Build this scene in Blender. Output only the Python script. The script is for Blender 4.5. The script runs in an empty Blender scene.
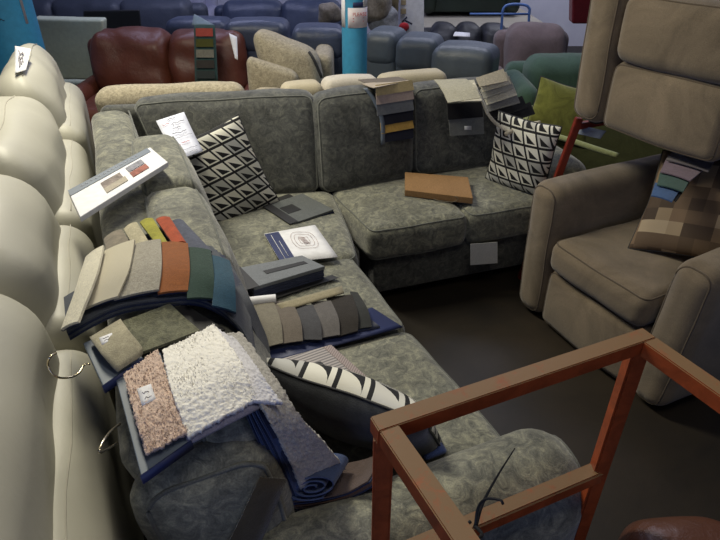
import bpy, bmesh, math, random
from mathutils import Vector as V, Matrix, noise
random.seed(7)
R = math.radians
S = bpy.context.scene
COL = S.collection

# ------------------------------------------------------------------ camera
CZ, FP, TH = 1.72, 580.0, R(32)
cam = bpy.data.cameras.new('camera'); co = bpy.data.objects.new('camera', cam); COL.objects.link(co)
co.location = (0, 0, CZ); co.rotation_euler = (R(90) - TH, 0, 0)
cam.sensor_width = 36; cam.lens = 36 * FP / 720; cam.clip_start = .02
S.camera = co

# ------------------------------------------------------------------ world, lights, exposure
S.view_settings.view_transform = 'Standard'; S.view_settings.look = 'None'
S.view_settings.gamma = 1; S.view_settings.use_curve_mapping = False
S.view_settings.exposure = 0.0
w = bpy.data.worlds.new('world'); S.world = w; w.use_nodes = True
w.node_tree.nodes['Background'].inputs[0].default_value = (.36, .45, .75, 1)
w.node_tree.nodes['Background'].inputs[1].default_value = .075

def area(name, loc, to, sx, sy, power, col):
    l = bpy.data.lights.new(name, 'AREA'); l.shape = 'RECTANGLE'; l.size = sx; l.size_y = sy
    l.energy = power; l.color = col
    o = bpy.data.objects.new(name, l); COL.objects.link(o); o.location = loc
    o.rotation_euler = (V(to) - V(loc)).to_track_quat('-Z', 'Y').to_euler()
    return o
area('overhead_light', (-1.25, 2.9, 2.75), (-.4, 1.8, .5), .3, 1.4, 70, (1, .94, .76))
area('overhead_light', (.35, .6, 2.9), (0, .8, .5), .25, 1.0, 11, (1, .93, .80))  # unseen fill added over the foreground to brighten the near samples
area('overhead_light', (.8, 5.3, 3.2), (.6, 4.8, 0), 2.4, .5, 45, (.80, .82, 1))
area('overhead_light', (-1.8, 6.2, 3.2), (-1.4, 6.0, 0), 2.4, .5, 32, (.62, .66, 1))
area('overhead_light', (2.2, 7.6, 3.0), (2.0, 9.0, .6), 1.6, .3, 40, (.85, .87, 1))  # unseen lamp added to brighten the back wall
area('window_light', (-.9, -2.2, 1.5), (0, .9, .5), 1.8, 1.2, 19, (.40, .53, 1))

# ------------------------------------------------------------------ pick helper: a point at a known height
def at(x, y, z):
    u = (x - 360) / FP; v = (270 - y) / FP
    d = V((u, math.cos(TH) + math.sin(TH) * v, -math.sin(TH) + math.cos(TH) * v))
    return V((0, 0, CZ)) + d * ((z - CZ) / d.z)
def atY(x, y, Y):
    u = (x - 360) / FP; v = (270 - y) / FP
    d = V((u, math.cos(TH) + math.sin(TH) * v, -math.sin(TH) + math.cos(TH) * v))
    return V((0, 0, CZ)) + d * (Y / d.y)

# ------------------------------------------------------------------ materials
def newmat(name):
    m = bpy.data.materials.new(name); m.use_nodes = True
    nt = m.node_tree; b = nt.nodes['Principled BSDF']
    return m, nt, b
def rgb(c): return (c[0], c[1], c[2], 1)
def texnoise(nt, scale, detail=3, rough=.55, dist=0, coord='Object', stretch=None):
    tc = nt.nodes.new('ShaderNodeTexCoord'); n = nt.nodes.new('ShaderNodeTexNoise')
    n.inputs['Scale'].default_value = scale; n.inputs['Detail'].default_value = detail
    n.inputs['Roughness'].default_value = rough; n.inputs['Distortion'].default_value = dist
    if stretch:
        mp = nt.nodes.new('ShaderNodeMapping'); mp.inputs['Scale'].default_value = stretch
        nt.links.new(tc.outputs[coord], mp.inputs[0]); nt.links.new(mp.outputs[0], n.inputs[0])
    else: nt.links.new(tc.outputs[coord], n.inputs[0])
    return n
def ramp(nt, src, stops):
    r = nt.nodes.new('ShaderNodeValToRGB'); e = r.color_ramp.elements
    while len(e) < len(stops): e.new(.5)
    for k, (p, c) in enumerate(stops): e[k].position = p; e[k].color = rgb(c)
    nt.links.new(src, r.inputs[0]); return r
def bump(nt, b, src, strength, dist=.01):
    n = nt.nodes.new('ShaderNodeBump'); n.inputs['Strength'].default_value = strength; n.inputs['Distance'].default_value = dist
    nt.links.new(src, n.inputs['Height']); nt.links.new(n.outputs[0], b.inputs['Normal'])
def plain(name, c, rough=.8, metal=0, sheen=0):
    m, nt, b = newmat(name); b.inputs['Base Color'].default_value = rgb(c)
    n = texnoise(nt, 30, 2); r = ramp(nt, n.outputs[0], [(.3, [k * .92 for k in c]), (.7, [min(1, k * 1.06) for k in c])])
    nt.links.new(r.outputs[0], b.inputs['Base Color'])
    b.inputs['Roughness'].default_value = rough; b.inputs['Metallic'].default_value = metal
    b.inputs['Sheen Weight'].default_value = sheen
    return m
def fabric(name, c, var=.35, scale=9, fine=350, bs=.35, sheen=.25, rough=.9, dist=1.5, stretch=None, finevar=.25):
    m, nt, b = newmat(name)
    n = texnoise(nt, scale, 6, .65, dist, stretch=stretch)
    lo = [k * (1 - var) for k in c]; hi = [min(1, k * (1 + var)) for k in c]
    r = ramp(nt, n.outputs[0], [(.32, lo), (.5, c), (.68, hi)])
    f = texnoise(nt, fine, 2)
    fr = ramp(nt, f.outputs[0], [(.35, (1 - finevar,) * 3), (.65, (1, 1, 1))])
    mx = nt.nodes.new('ShaderNodeMix'); mx.data_type = 'RGBA'; mx.blend_type = 'MULTIPLY'; mx.inputs[0].default_value = 1
    nt.links.new(r.outputs[0], mx.inputs[6]); nt.links.new(fr.outputs[0], mx.inputs[7])
    nt.links.new(mx.outputs[2], b.inputs['Base Color'])
    b.inputs['Roughness'].default_value = rough; b.inputs['Sheen Weight'].default_value = sheen
    b.inputs['Sheen Roughness'].default_value = .5; b.inputs['Specular IOR Level'].default_value = .2
    add = nt.nodes.new('ShaderNodeMath'); add.operation = 'ADD'
    nt.links.new(n.outputs[0], add.inputs[0]); nt.links.new(f.outputs[0], add.inputs[1])
    bump(nt, b, add.outputs[0], bs, .004)
    return m
def crushed(name, c):
    m, nt, b = newmat(name)
    a = texnoise(nt, 5, 5, .65, 1.0); d = texnoise(nt, 24, 6, .75, 1.3); f = texnoise(nt, 260, 2)
    ra = ramp(nt, a.outputs[0], [(.3, [k * .62 for k in c]), (.5, c), (.7, [k * 1.3 for k in c])])
    rd = ramp(nt, d.outputs[0], [(.34, (.40, .41, .43)), (.5, (.84, .84, .82)), (.66, (1.5, 1.47, 1.32))])
    rf = ramp(nt, f.outputs[0], [(.35, (.75,) * 3), (.65, (1, 1, 1))])
    m1 = nt.nodes.new('ShaderNodeMix'); m1.data_type = 'RGBA'; m1.blend_type = 'MULTIPLY'; m1.inputs[0].default_value = 1; m1.clamp_result = False
    m2 = nt.nodes.new('ShaderNodeMix'); m2.data_type = 'RGBA'; m2.blend_type = 'MULTIPLY'; m2.inputs[0].default_value = 1
    nt.links.new(ra.outputs[0], m1.inputs[6]); nt.links.new(rd.outputs[0], m1.inputs[7])
    nt.links.new(m1.outputs[2], m2.inputs[6]); nt.links.new(rf.outputs[0], m2.inputs[7])
    nt.links.new(m2.outputs[2], b.inputs['Base Color']); b.inputs['Roughness'].default_value = .8
    b.inputs['Sheen Weight'].default_value = .3; b.inputs['Specular IOR Level'].default_value = .25
    bump(nt, b, d.outputs[0], .5, .006); return m
def leather(name, c, rough=.38, var=.12, bs=.35):
    m, nt, b = newmat(name)
    n = texnoise(nt, 5, 4, .6, .6)
    r = ramp(nt, n.outputs[0], [(.3, [k * (1 - var) for k in c]), (.7, [min(1, k * (1 + var)) for k in c])])
    nt.links.new(r.outputs[0], b.inputs['Base Color']); b.inputs['Roughness'].default_value = rough
    f = texnoise(nt, 22, 5, .7, .8); bump(nt, b, f.outputs[0], bs, .012)
    return m
def ribbed(name, c, scale=160):
    m, nt, b = newmat(name)
    tc = nt.nodes.new('ShaderNodeTexCoord'); wv = nt.nodes.new('ShaderNodeTexWave'); wv.inputs['Scale'].default_value = scale
    wv.inputs['Distortion'].default_value = 1
    nt.links.new(tc.outputs['Object'], wv.inputs[0])
    r = ramp(nt, wv.outputs['Fac'], [(.2, [k * .72 for k in c]), (.8, c)])
    nt.links.new(r.outputs[0], b.inputs['Base Color']); b.inputs['Roughness'].default_value = .95
    bump(nt, b, wv.outputs['Fac'], .4, .003)
    return m
def mathn(nt, op, a, b_=None, c_=None):
    n = nt.nodes.new('ShaderNodeMath'); n.operation = op
    for i, q in enumerate((a, b_, c_)):
        if q is None: continue
        if hasattr(q, 'links'): nt.links.new(q, n.inputs[i])
        else: n.inputs[i].default_value = q
    return n.outputs[0]
def geometric(name, cell=.075, coord='Object'):
    # woven pattern of rhombus cells: pale and black bands round a split black / white triangle
    m, nt, b = newmat(name)
    tc = nt.nodes.new('ShaderNodeTexCoord'); sp = nt.nodes.new('ShaderNodeSeparateXYZ')
    nt.links.new(tc.outputs[coord], sp.inputs[0])
    X, Yv = sp.outputs[0], sp.outputs[1]
    px = mathn(nt, 'DIVIDE', mathn(nt, 'ADD', X, mathn(nt, 'MULTIPLY', Yv, .45)), cell)
    py = mathn(nt, 'DIVIDE', Yv, cell)
    fx = mathn(nt, 'FRACT', mathn(nt, 'ADD', px, 50.0)); fy = mathn(nt, 'FRACT', mathn(nt, 'ADD', py, 50.0))
    cb = nt.nodes.new('ShaderNodeCombineXYZ')
    nt.links.new(mathn(nt, 'FLOOR', px), cb.inputs[0]); nt.links.new(mathn(nt, 'FLOOR', py), cb.inputs[1])
    wn = nt.nodes.new('ShaderNodeTexWhiteNoise'); nt.links.new(cb.outputs[0], wn.inputs[0])
    pale = ramp(nt, wn.outputs['Value'], [(0, (.40, .40, .37)), (.35, (.75, .73, .62)), (.7, (.82, .8, .7)), (1, (.45, .45, .43))])
    blk = mathn(nt, 'MAXIMUM', mathn(nt, 'GREATER_THAN', fx, .86), mathn(nt, 'LESS_THAN', fy, .17))     # black bands on two sides
    ins = mathn(nt, 'MULTIPLY', mathn(nt, 'MULTIPLY', mathn(nt, 'GREATER_THAN', fx, .17), mathn(nt, 'LESS_THAN', fx, .77)),
                mathn(nt, 'MULTIPLY', mathn(nt, 'GREATER_THAN', fy, .26), mathn(nt, 'LESS_THAN', fy, .86)))
    tri = mathn(nt, 'LESS_THAN', mathn(nt, 'SUBTRACT', fy, .26), mathn(nt, 'SUBTRACT', .77, fx))       # black half of the inner rhombus
    isblack = mathn(nt, 'MAXIMUM', blk, mathn(nt, 'MULTIPLY', ins, tri))
    # narrow black outline inside the band
    mx = nt.nodes.new('ShaderNodeMix'); mx.data_type = 'RGBA'
    nt.links.new(isblack, mx.inputs[0]); nt.links.new(pale.outputs[0], mx.inputs[6]); mx.inputs[7].default_value = (.008, .008, .010, 1)
    nt.links.new(mx.outputs[2], b.inputs['Base Color']); b.inputs['Roughness'].default_value = .85
    f = texnoise(nt, 400, 2); bump(nt, b, f.outputs[0], .3, .002)
    return m
def patchwork(name, cell=.055):
    m, nt, b = newmat(name)
    tc = nt.nodes.new('ShaderNodeTexCoord'); mp = nt.nodes.new('ShaderNodeMapping'); mp.inputs['Scale'].default_value = (1 / cell,) * 3
    nt.links.new(tc.outputs['Object'], mp.inputs[0])
    sn = nt.nodes.new('ShaderNodeVectorMath'); sn.operation = 'FLOOR'; nt.links.new(mp.outputs[0], sn.inputs[0])
    ms = nt.nodes.new('ShaderNodeVectorMath'); ms.operation = 'MULTIPLY'; ms.inputs[1].default_value = (1, 1, 0); nt.links.new(sn.outputs[0], ms.inputs[0])
    wn = nt.nodes.new('ShaderNodeTexWhiteNoise'); nt.links.new(ms.outputs[0], wn.inputs[0])
    r = ramp(nt, wn.outputs['Value'], [(0, (.05, .03, .018)), (.35, (.11, .07, .04)), (.6, (.17, .11, .065)), (.85, (.24, .17, .10)), (1, (.42, .33, .22))])
    nt.links.new(r.outputs[0], b.inputs['Base Color']); b.inputs['Roughness'].default_value = .8
    return m
def stripes(name, cols, scale, rot=0):
    m, nt, b = newmat(name)
    tc = nt.nodes.new('ShaderNodeTexCoord'); mp = nt.nodes.new('ShaderNodeMapping'); mp.inputs['Rotation'].default_value = (0, 0, rot)
    nt.links.new(tc.outputs['Object'], mp.inputs[0])
    wv = nt.nodes.new('ShaderNodeTexWave'); wv.inputs['Scale'].default_value = scale; nt.links.new(mp.outputs[0], wv.inputs[0])
    r = ramp(nt, wv.outputs['Fac'], [(.3, cols[0]), (.55, cols[1])]); r.color_ramp.interpolation = 'CONSTANT'
    nt.links.new(r.outputs[0], b.inputs['Base Color']); b.inputs['Roughness'].default_value = .5
    return m
def painted_metal(name, c, dust, amount):
    m, nt, b = newmat(name)
    n = texnoise(nt, 14, 6, .7, 1); r = ramp(nt, n.outputs[0], [(.35, [k * .6 for k in c]), (.6, c)])
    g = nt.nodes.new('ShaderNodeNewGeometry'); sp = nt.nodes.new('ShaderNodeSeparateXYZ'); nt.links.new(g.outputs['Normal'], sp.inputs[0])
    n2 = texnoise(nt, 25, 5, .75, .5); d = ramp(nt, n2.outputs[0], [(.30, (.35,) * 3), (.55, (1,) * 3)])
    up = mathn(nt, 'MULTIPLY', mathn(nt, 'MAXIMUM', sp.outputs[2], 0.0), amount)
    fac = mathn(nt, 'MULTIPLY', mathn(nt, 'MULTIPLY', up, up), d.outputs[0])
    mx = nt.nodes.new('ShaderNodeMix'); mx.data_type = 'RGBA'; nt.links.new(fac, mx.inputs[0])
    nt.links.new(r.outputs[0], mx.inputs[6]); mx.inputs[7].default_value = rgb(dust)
    nt.links.new(mx.outputs[2], b.inputs['Base Color']); b.inputs['Roughness'].default_value = .42
    bump(nt, b, n2.outputs[0], .15, .003)
    return m

M = {}
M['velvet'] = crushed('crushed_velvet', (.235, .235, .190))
M['velvet_shaded'] = crushed('crushed_velvet_shaded', (.105, .108, .102))  # same velvet, with the shade on backs and bases put into its colour
M['velvet_pipe'] = fabric('velvet_piping', (.15, .155, .135), .2, 20, 300, .2)
M['cream'] = leather('cream_leather', (.43, .415, .34), .5, .04, .07)
M['cream_seam'] = plain('cream_seam', (.42, .40, .33), .7)
M['taupe'] = fabric('taupe_chenille', (.225, .175, .118), .30, 3.5, 420, .3, .3, .95, 1, None, .3)
M['taupe_pipe'] = fabric('taupe_piping', (.12, .09, .06), .1, 7, 420, .2)
M['red'] = leather('oxblood_leather', (.125, .036, .020), .42, .2)
M['navy'] = leather('navy_leather', (.055, .07, .12), .38, .15)
M['steel'] = leather('steel_blue_leather', (.085, .105, .13), .42, .12)
M['black_leather'] = leather('black_leather', (.012, .013, .018), .45, .2)
M['green_dark'] = leather('dark_green_leather', (.018, .03, .02), .5, .2)
M['beige_tex'] = fabric('beige_weave', (.44, .385, .28), .35, 60, 300, .5, .1, .95, 1)
M['cream_fab'] = fabric('cream_fabric', (.60, .53, .38), .06, 8, 300, .2, .1)
M['ivory_panel'] = fabric('ivory_fabric', (.72, .66, .56), .05, 8, 300, .2, .1)
M['mauve'] = fabric('mauve_fabric', (.20, .15, .15), .15, 6, 300, .2, .2)
M['green_fab'] = fabric('green_fabric', (.065, .12, .085), .15, 6, 300, .2, .2)
M['lime'] = fabric('lime_velvet', (.24, .25, .055), .35, 8, 300, .3, .4)
M['pale_green'] = fabric('pale_green_fabric', (.42, .46, .22), .12, 8, 300, .2, .2)
M['olive_dark'] = fabric('olive_fabric', (.10, .11, .045), .2, 8, 300, .2, .2)
M['sage_panel'] = plain('sage_vinyl', (.66, .70, .52), .5)
M['teal'] = plain('teal_wrap', (.05, .31, .52), .45)
M['white'] = plain('white_paper', (.78, .78, .80), .6)
M['card_w'] = plain('white_card', (.68, .70, .80), .6)
M['ink'] = plain('dark_ink', (.03, .03, .06), .7)
M['ink_soft'] = plain('grey_ink', (.30, .28, .30), .7)
M['ink_red'] = plain('red_ink', (.55, .08, .08), .7)
M['navyboard'] = plain('navy_board', (.018, .028, .10), .55)
M['navycloth'] = fabric('navy_cloth', (.02, .03, .075), .2, 20, 300, .3)
M['greyboard'] = plain('slate_board', (.13, .16, .20), .5)
M['blackboard'] = plain('black_board', (.012, .012, .014), .6)
M['black_fab'] = fabric('black_swatch', (.012, .012, .016), .2, 20, 300, .3)
M['cardboard'] = fabric('cardboard', (.33, .19, .085), .08, 4, 200, .05, 0, .8)
M['chrome'] = plain('brass_wire', (.75, .65, .45), .25, 1)
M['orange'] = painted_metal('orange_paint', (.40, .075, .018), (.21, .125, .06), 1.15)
M['redpaint'] = painted_metal('red_paint', (.22, .025, .012), (.25, .12, .07), .4)
M['bluepaint'] = plain('blue_paint', (.10, .20, .48), .4)
M['brown_leather'] = leather('chestnut_leather', (.09, .035, .02), .35, .15)
M['wood'] = plain('pale_wood', (.38, .30, .17), .7)
M['pattern'] = geometric('geometric_weave', .068)
M['pattern_big'] = geometric('geometric_weave_large', .095)
M['patch'] = patchwork('patchwork_squares')
M['plastic'] = plain('grey_polythene', (.25, .29, .36), .25)
def sw(name, c, **k):
    if name not in M: M[name] = fabric(name, c, **{**dict(var=.12, scale=25, fine=350, bs=.3, sheen=.2), **k})
    return M[name]

# ------------------------------------------------------------------ mesh helpers
def link(name, data, parent=None):
    o = bpy.data.objects.new(name, data); COL.objects.link(o)
    if parent: o.parent = parent
    return o
WM = {}
def thing(name, label, cat, loc=(0, 0, 0), rz=0, group=None, rot=None):
    o = link(name, None); o.location = loc; o.rotation_euler = rot if rot else (0, 0, rz)
    o.empty_display_size = .05
    o['label'] = label; o['category'] = cat
    if group: o['group'] = group
    WM[o.name] = Matrix.LocRotScale(V(loc), o.rotation_euler, None)
    return o
def worldm(p):
    while p is not None:
        if p.name in WM: return WM[p.name]
        p = p.parent
    return Matrix.Identity(4)
def part(name, bm, mat, parent=None, local=False, smooth=True, sharp=None):
    """bm in world space unless local; becomes ONE mesh object"""
    if not local and parent is not None:
        bmesh.ops.transform(bm, matrix=worldm(parent).inverted(), verts=bm.verts)
    bmesh.ops.recalc_face_normals(bm, faces=bm.faces)
    me = bpy.data.meshes.new(name); bm.to_mesh(me); bm.free()
    for mm in (mat if isinstance(mat, (list, tuple)) else [mat]): me.materials.append(mm)
    if smooth:
        for p in me.polygons: p.use_smooth = True
        if sharp: me.set_sharp_from_angle(angle=R(sharp))
    return link(name, me, parent)
def single(name, bm, mat, label, cat, group=None, **k):
    # thing that is one mesh: origin at its base centre
    xs = [v.co.copy() for v in bm.verts]
    c = V((sum(p.x for p in xs) / len(xs), sum(p.y for p in xs) / len(xs), min(p.z for p in xs)))
    bmesh.ops.translate(bm, vec=-c, verts=bm.verts)
    o = part(name, bm, mat, None, True, **k); o.location = c
    o['label'] = label; o['category'] = cat
    if group: o['group'] = group
    return o
def structure(name, bm, mat, **k):
    o = part(name, bm, mat, None, True, smooth=False); o['kind'] = 'structure'; return o

def params(l, r, n):
    r = min(r, l * .5)
    a = [0, .15, .35, .6, .85]
    out = [r * q for q in a]
    m = max(1, n)
    out += [r + (l - 2 * r) * i / m for i in range(m + 1)] if l > 2 * r + 1e-6 else [r]
    out += [l - r * q for q in reversed(a)]
    return out
class Hex:
    """soft box spanned by 8 corners (bottom quad a b c d then top quad), rounded by r, bulged"""
    def __init__(s, c8, r=.04, bulge=(0, 0, 0), n=8, wob=.004, wf=5, seed=0, sag=0):
        s.c = [V(p) for p in c8]; c = s.c
        s.lx = ((c[1] - c[0]).length + (c[2] - c[3]).length + (c[5] - c[4]).length + (c[6] - c[7]).length) / 4
        s.ly = ((c[3] - c[0]).length + (c[2] - c[1]).length + (c[7] - c[4]).length + (c[6] - c[5]).length) / 4
        s.lz = sum((c[i + 4] - c[i]).length for i in range(4)) / 4
        s.r = min(r, s.lx * .499, s.ly * .499, s.lz * .499); s.b = bulge; s.n = n; s.wob = wob; s.wf = wf; s.seed = seed; s.sag = sag
    def tri(s, u, v, w):
        c = s.c
        lo = c[0] * (1 - u) * (1 - v) + c[1] * u * (1 - v) + c[2] * u * v + c[3] * (1 - u) * v
        hi = c[4] * (1 - u) * (1 - v) + c[5] * u * (1 - v) + c[6] * u * v + c[7] * (1 - u) * v
        return lo * (1 - w) + hi * w
    def surf(s, p):
        l = (s.lx, s.ly, s.lz); r = s.r
        q = V([min(max(p[i], r), l[i] - r) for i in range(3)]); d = V(p) - q
        if d.length > 1e-9: d = d.normalized(); p2 = q + d * r
        else: p2 = V(p); d = V((0, 0, 0))
        t = [min(max(p2[i] / l[i], 0), 1) for i in range(3)]
        f = [math.sqrt(max(0, 4 * k * (1 - k))) for k in t]
        off = V((0, 0, 0))
        for i in range(3):
            j, k = (i + 1) % 3, (i + 2) % 3
            sg = (t[i] - .5) * 2
            off[i] = s.b[i] * f[j] * f[k] * sg
        if s.sag: off.z -= s.sag * f[0] * f[1] * (t[2])
        p2 = p2 + off
        P = s.tri(p2.x / l[0], p2.y / l[1], p2.z / l[2])
        if s.wob:
            nv = noise.noise_vector(P * s.wf + V((s.seed * 3.1, s.seed, 0)))
            P = P + nv * s.wob
        return P
    def bm(s, bm=None):
        bm = bm or bmesh.new(); l = (s.lx, s.ly, s.lz)
        step = max(l) / s.n
        pr = [params(l[i], s.r, int(round(l[i] / step * 1.6)) + 1) for i in range(3)]
        cache = {}
        def vert(p):
            k = tuple(round(x, 5) for x in p)
            if k not in cache: cache[k] = bm.verts.new(s.surf(p))
            return cache[k]
        for ax in range(3):
            j, k = (ax + 1) % 3, (ax + 2) % 3
            for side in (0, l[ax]):
                for a in range(len(pr[j]) - 1):
                    for b_ in range(len(pr[k]) - 1):
                        vs = []
                        for (da, db) in ((0, 0), (1, 0), (1, 1), (0, 1)):
                            p = [0, 0, 0]; p[ax] = side; p[j] = pr[j][a + da]; p[k] = pr[k][b_ + db]; vs.append(vert(p))
                        if len(set(vs)) == 4:
                            try: bm.faces.new(vs)
                            except ValueError: pass
        return bm
    def ring(s, ax, side, rad=.005, bm=None, cr=None, partial=None):
        """piping tube round the face 'side' (0/1) of axis ax"""
        l = (s.lx, s.ly, s.lz); j, k = (ax + 1) % 3, (ax + 2) % 3
        ins = s.r * .293; r = max(cr or s.r, ins + .005)
        pts = []
        for (cx, cy, a0) in ((l[j] - r, l[k] - r, 0), (r, l[k] - r, 90), (r, r, 180), (l[j] - r, r, 270)):
            for q in range(7):
                a = R(a0 + q * 15); pts.append((cx + (r - ins) * math.cos(a), cy + (r - ins) * math.sin(a)))
        full = []
        for i in range(len(pts)):
            a, b_ = V(pts[i]), V(pts[(i + 1) % len(pts)]); m = max(1, int((b_ - a).length / .04))
            for q in range(m): full.append(a.lerp(b_, q / m))
        P = []
        for q in full:
            p = [0, 0, 0]; p[ax] = ins if side == 0 else l[ax] - ins; p[j] = q[0]; p[k] = q[1]
            P.append(s.surf_raw(p))
        if partial: P = P[int(len(P) * partial[0]):int(len(P) * partial[1])]
        return tube(P, rad, closed=not partial, bm=bm, n=6)
    def surf_raw(s, p):
        l = (s.lx, s.ly, s.lz); t = [min(max(p[i] / l[i], 0), 1) for i in range(3)]
        f = [math.sqrt(max(0, 4 * k * (1 - k))) for k in t]; off = V((0, 0, 0))
        for i in range(3):
            j, k = (i + 1) % 3, (i + 2) % 3; off[i] = s.b[i] * f[j] * f[k] * (t[i] - .5) * 2
        if s.sag: off.z -= s.sag * f[0] * f[1] * t[2]
        p2 = V(p) + off; P = s.tri(p2.x / l[0], p2.y / l[1], p2.z / l[2])
        if s.wob: P = P + noise.noise_vector(P * s.wf + V((s.seed * 3.1, s.seed, 0))) * s.wob
        return P
def tube(P, rad, closed=False, bm=None, n=8):
    bm = bm or bmesh.new(); P = [V(p) for p in P]; N = len(P); rings = []
    up = V((0, 0, 1))
    for i in range(N):
        if closed: t = P[(i + 1) % N] - P[i - 1]
        else: t = P[min(i + 1, N - 1)] - P[max(i - 1, 0)]
        if t.length < 1e-9: t = V((0, 0, 1))
        t.normalize()
        a = t.cross(up)
        if a.length < .1: a = t.cross(V((1, 0, 0)))
        a.normalize(); b_ = t.cross(a)
        rr = rad[i] if isinstance(rad, (list, tuple)) else rad
        rings.append([bm.verts.new(P[i] + (a * math.cos(2 * math.pi * q / n) + b_ * math.sin(2 * math.pi * q / n)) * rr) for q in range(n)])
    for i in range(N if closed else N - 1):
        A, B = rings[i], rings[(i + 1) % N]
        for q in range(n): bm.faces.new((A[q], A[(q + 1) % n], B[(q + 1) % n], B[q]))
    if not closed:
        bm.faces.new(rings[0]); bm.faces.new(rings[-1])
    return bm
def prismquad(q, z0, z1):
    return [V((p[0], p[1], z0)) for p in q] + [V((p[0], p[1], z1)) for p in q]
def box(c, sx, sy, sz, rz=0, bevel=.003, bm=None):
    """box, c = base centre"""
    b2 = bmesh.new(); bmesh.ops.create_cube(b2, size=1)
    bmesh.ops.scale(b2, vec=(sx, sy, sz), verts=b2.verts)
    if bevel: bmesh.ops.bevel(b2, geom=b2.edges[:], offset=bevel, segments=2, affect='EDGES', clamp_overlap=True)
    bmesh.ops.transform(b2, matrix=Matrix.Translation(V(c) + V((0, 0, sz / 2))) @ Matrix.Rotation(rz, 4, 'Z'), verts=b2.verts)
    if bm is None: return b2
    me = bpy.data.meshes.new('t'); b2.to_mesh(me); b2.free(); bm.from_mesh(me); bpy.data.meshes.remove(me); return bm
def bar(a, b_, w, h, bevel=.003, bm=None):
    """rectangular tube between two points, w sideways, h upward"""
    a, b_ = V(a), V(b_); t = (b_ - a); L = t.length; t.normalize()
    s_ = t.cross(V((0, 0, 1)))
    if s_.length < .1: s_ = V((RB.x, RB.y, 0)) if False else V((1, 0, 0))
    s_.normalize(); u = s_.cross(t)
    b2 = bmesh.new(); bmesh.ops.create_cube(b2, size=1); bmesh.ops.scale(b2, vec=(w, L, h), verts=b2.verts)
    bmesh.ops.bevel(b2, geom=b2.edges[:], offset=bevel, segments=2, affect='EDGES', clamp_overlap=True)
    m = Matrix((s_, t, u)).transposed().to_4x4(); m.translation = (a + b_) / 2
    bmesh.ops.transform(b2, matrix=m, verts=b2.verts)
    if bm is None: return b2
    me = bpy.data.meshes.new('t'); b2.to_mesh(me); b2.free(); bm.from_mesh(me); bpy.data.meshes.remove(me); return bm
def catmull(P, n):
    P = [V(p) for p in P]
    if len(P) == 2: return [P[0].lerp(P[1], i / n) for i in range(n + 1)]
    Q = [P[0] * 2 - P[1]] + P + [P[-1] * 2 - P[-2]]; out = []; seg = len(P) - 1
    for i in range(n + 1):
        f = i / n * seg; k = min(int(f), seg - 1); t = f - k; a, b_, c, d = Q[k:k + 4]
        out.append(.5 * ((2 * b_) + (c - a) * t + (2 * a - 5 * b_ + 4 * c - d) * t * t + (3 * b_ - a - 3 * c + d) * t ** 3))
    return out
def strip(Lp, Rp, th=.003, n=14, m=6, wav=0, arch=0, bm=None, seed=0, fuzz=0, ff=190):
    """thick ribbon between a left and a right edge; arch lifts its middle"""
    bm = bm or bmesh.new(); L_, R_ = catmull(Lp, n), catmull(Rp, n); top, bot = [], []
    def grid(i, j):
        t = j / m; p = L_[i].lerp(R_[i], t); return p
    for i in range(n + 1):
        ra, rb = [], []
        for j in range(m + 1):
            p = grid(i, j)
            du = grid(min(i + 1, n), j) - grid(max(i - 1, 0), j); dv = R_[i] - L_[i]; nn = du.cross(dv)
            nn = nn.normalized() if nn.length > 1e-9 else V((0, 0, 1))
            if nn.z < -.2 or (abs(nn.z) <= .2 and nn.y > 0): nn = -nn
            p = p + nn * (arch * 4 * (j / m) * (1 - j / m) + wav * noise.noise(p * 14 + V((seed, 0, 0))))
            if fuzz:
                e_ = 2.2 if (i in (0, n) or j in (0, m)) else 1
                p = p + noise.noise_vector(p * ff) * fuzz * e_ + nn * fuzz * noise.noise(p * ff * .5)
            ra.append(bm.verts.new(p + nn * th / 2)); rb.append(bm.verts.new(p - nn * th / 2))
        top.append(ra); bot.append(rb)
    for i in range(n):
        for j in range(m):
            bm.faces.new((top[i][j], top[i][j + 1], top[i + 1][j + 1], top[i + 1][j]))
            bm.faces.new((bot[i][j], bot[i + 1][j], bot[i + 1][j + 1], bot[i][j + 1]))
        bm.faces.new((top[i][0], top[i + 1][0], bot[i + 1][0], bot[i][0])); bm.faces.new((top[i][m], bot[i][m], bot[i + 1][m], top[i + 1][m]))
    for j in range(m):
        bm.faces.new((top[0][j], bot[0][j], bot[0][j + 1], top[0][j + 1])); bm.faces.new((top[n][j], top[n][j + 1], bot[n][j + 1], bot[n][j]))
    return bm
def pile(bm, Lp, Rp, count, h, rad, off, lean=.5):
    """tufts standing on a ribbon"""
    L_, R_ = catmull(Lp, 14), catmull(Rp, 14)
    for _ in range(count):
        f = random.random() * 13.99; i = int(f); t = f - i; s_ = random.random()
        a = L_[i].lerp(L_[i + 1], t); b_ = R_[i].lerp(R_[i + 1], t); p = a.lerp(b_, s_)
        nn = (L_[i + 1] - L_[i]).cross(b_ - a).normalized()
        if nn.z < 0: nn = -nn
        d = (nn + V([random.uniform(-lean, lean) for _ in range(3)])).normalized() * h * random.uniform(.6, 1.2)
        base = p + nn * off; q = d.cross(V((1, 0, .3))).normalized() * rad; q2 = d.cross(q).normalized() * rad
        mid = base + d * .55
        vb = [bm.verts.new(base + q), bm.verts.new(base - q * .5 + q2 * .87), bm.verts.new(base - q * .5 - q2 * .87)]
        vm = [bm.verts.new(mid + q * .8), bm.verts.new(mid - q * .4 + q2 * .7), bm.verts.new(mid - q * .4 - q2 * .7)]
        tp = bm.verts.new(base + d + q * random.uniform(-1, 1))
        for k in range(3):
            bm.faces.new((vb[k], vb[(k + 1) % 3], vm[(k + 1) % 3], vm[k])); bm.faces.new((vm[k], vm[(k + 1) % 3], tp))
    return bm
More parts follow.
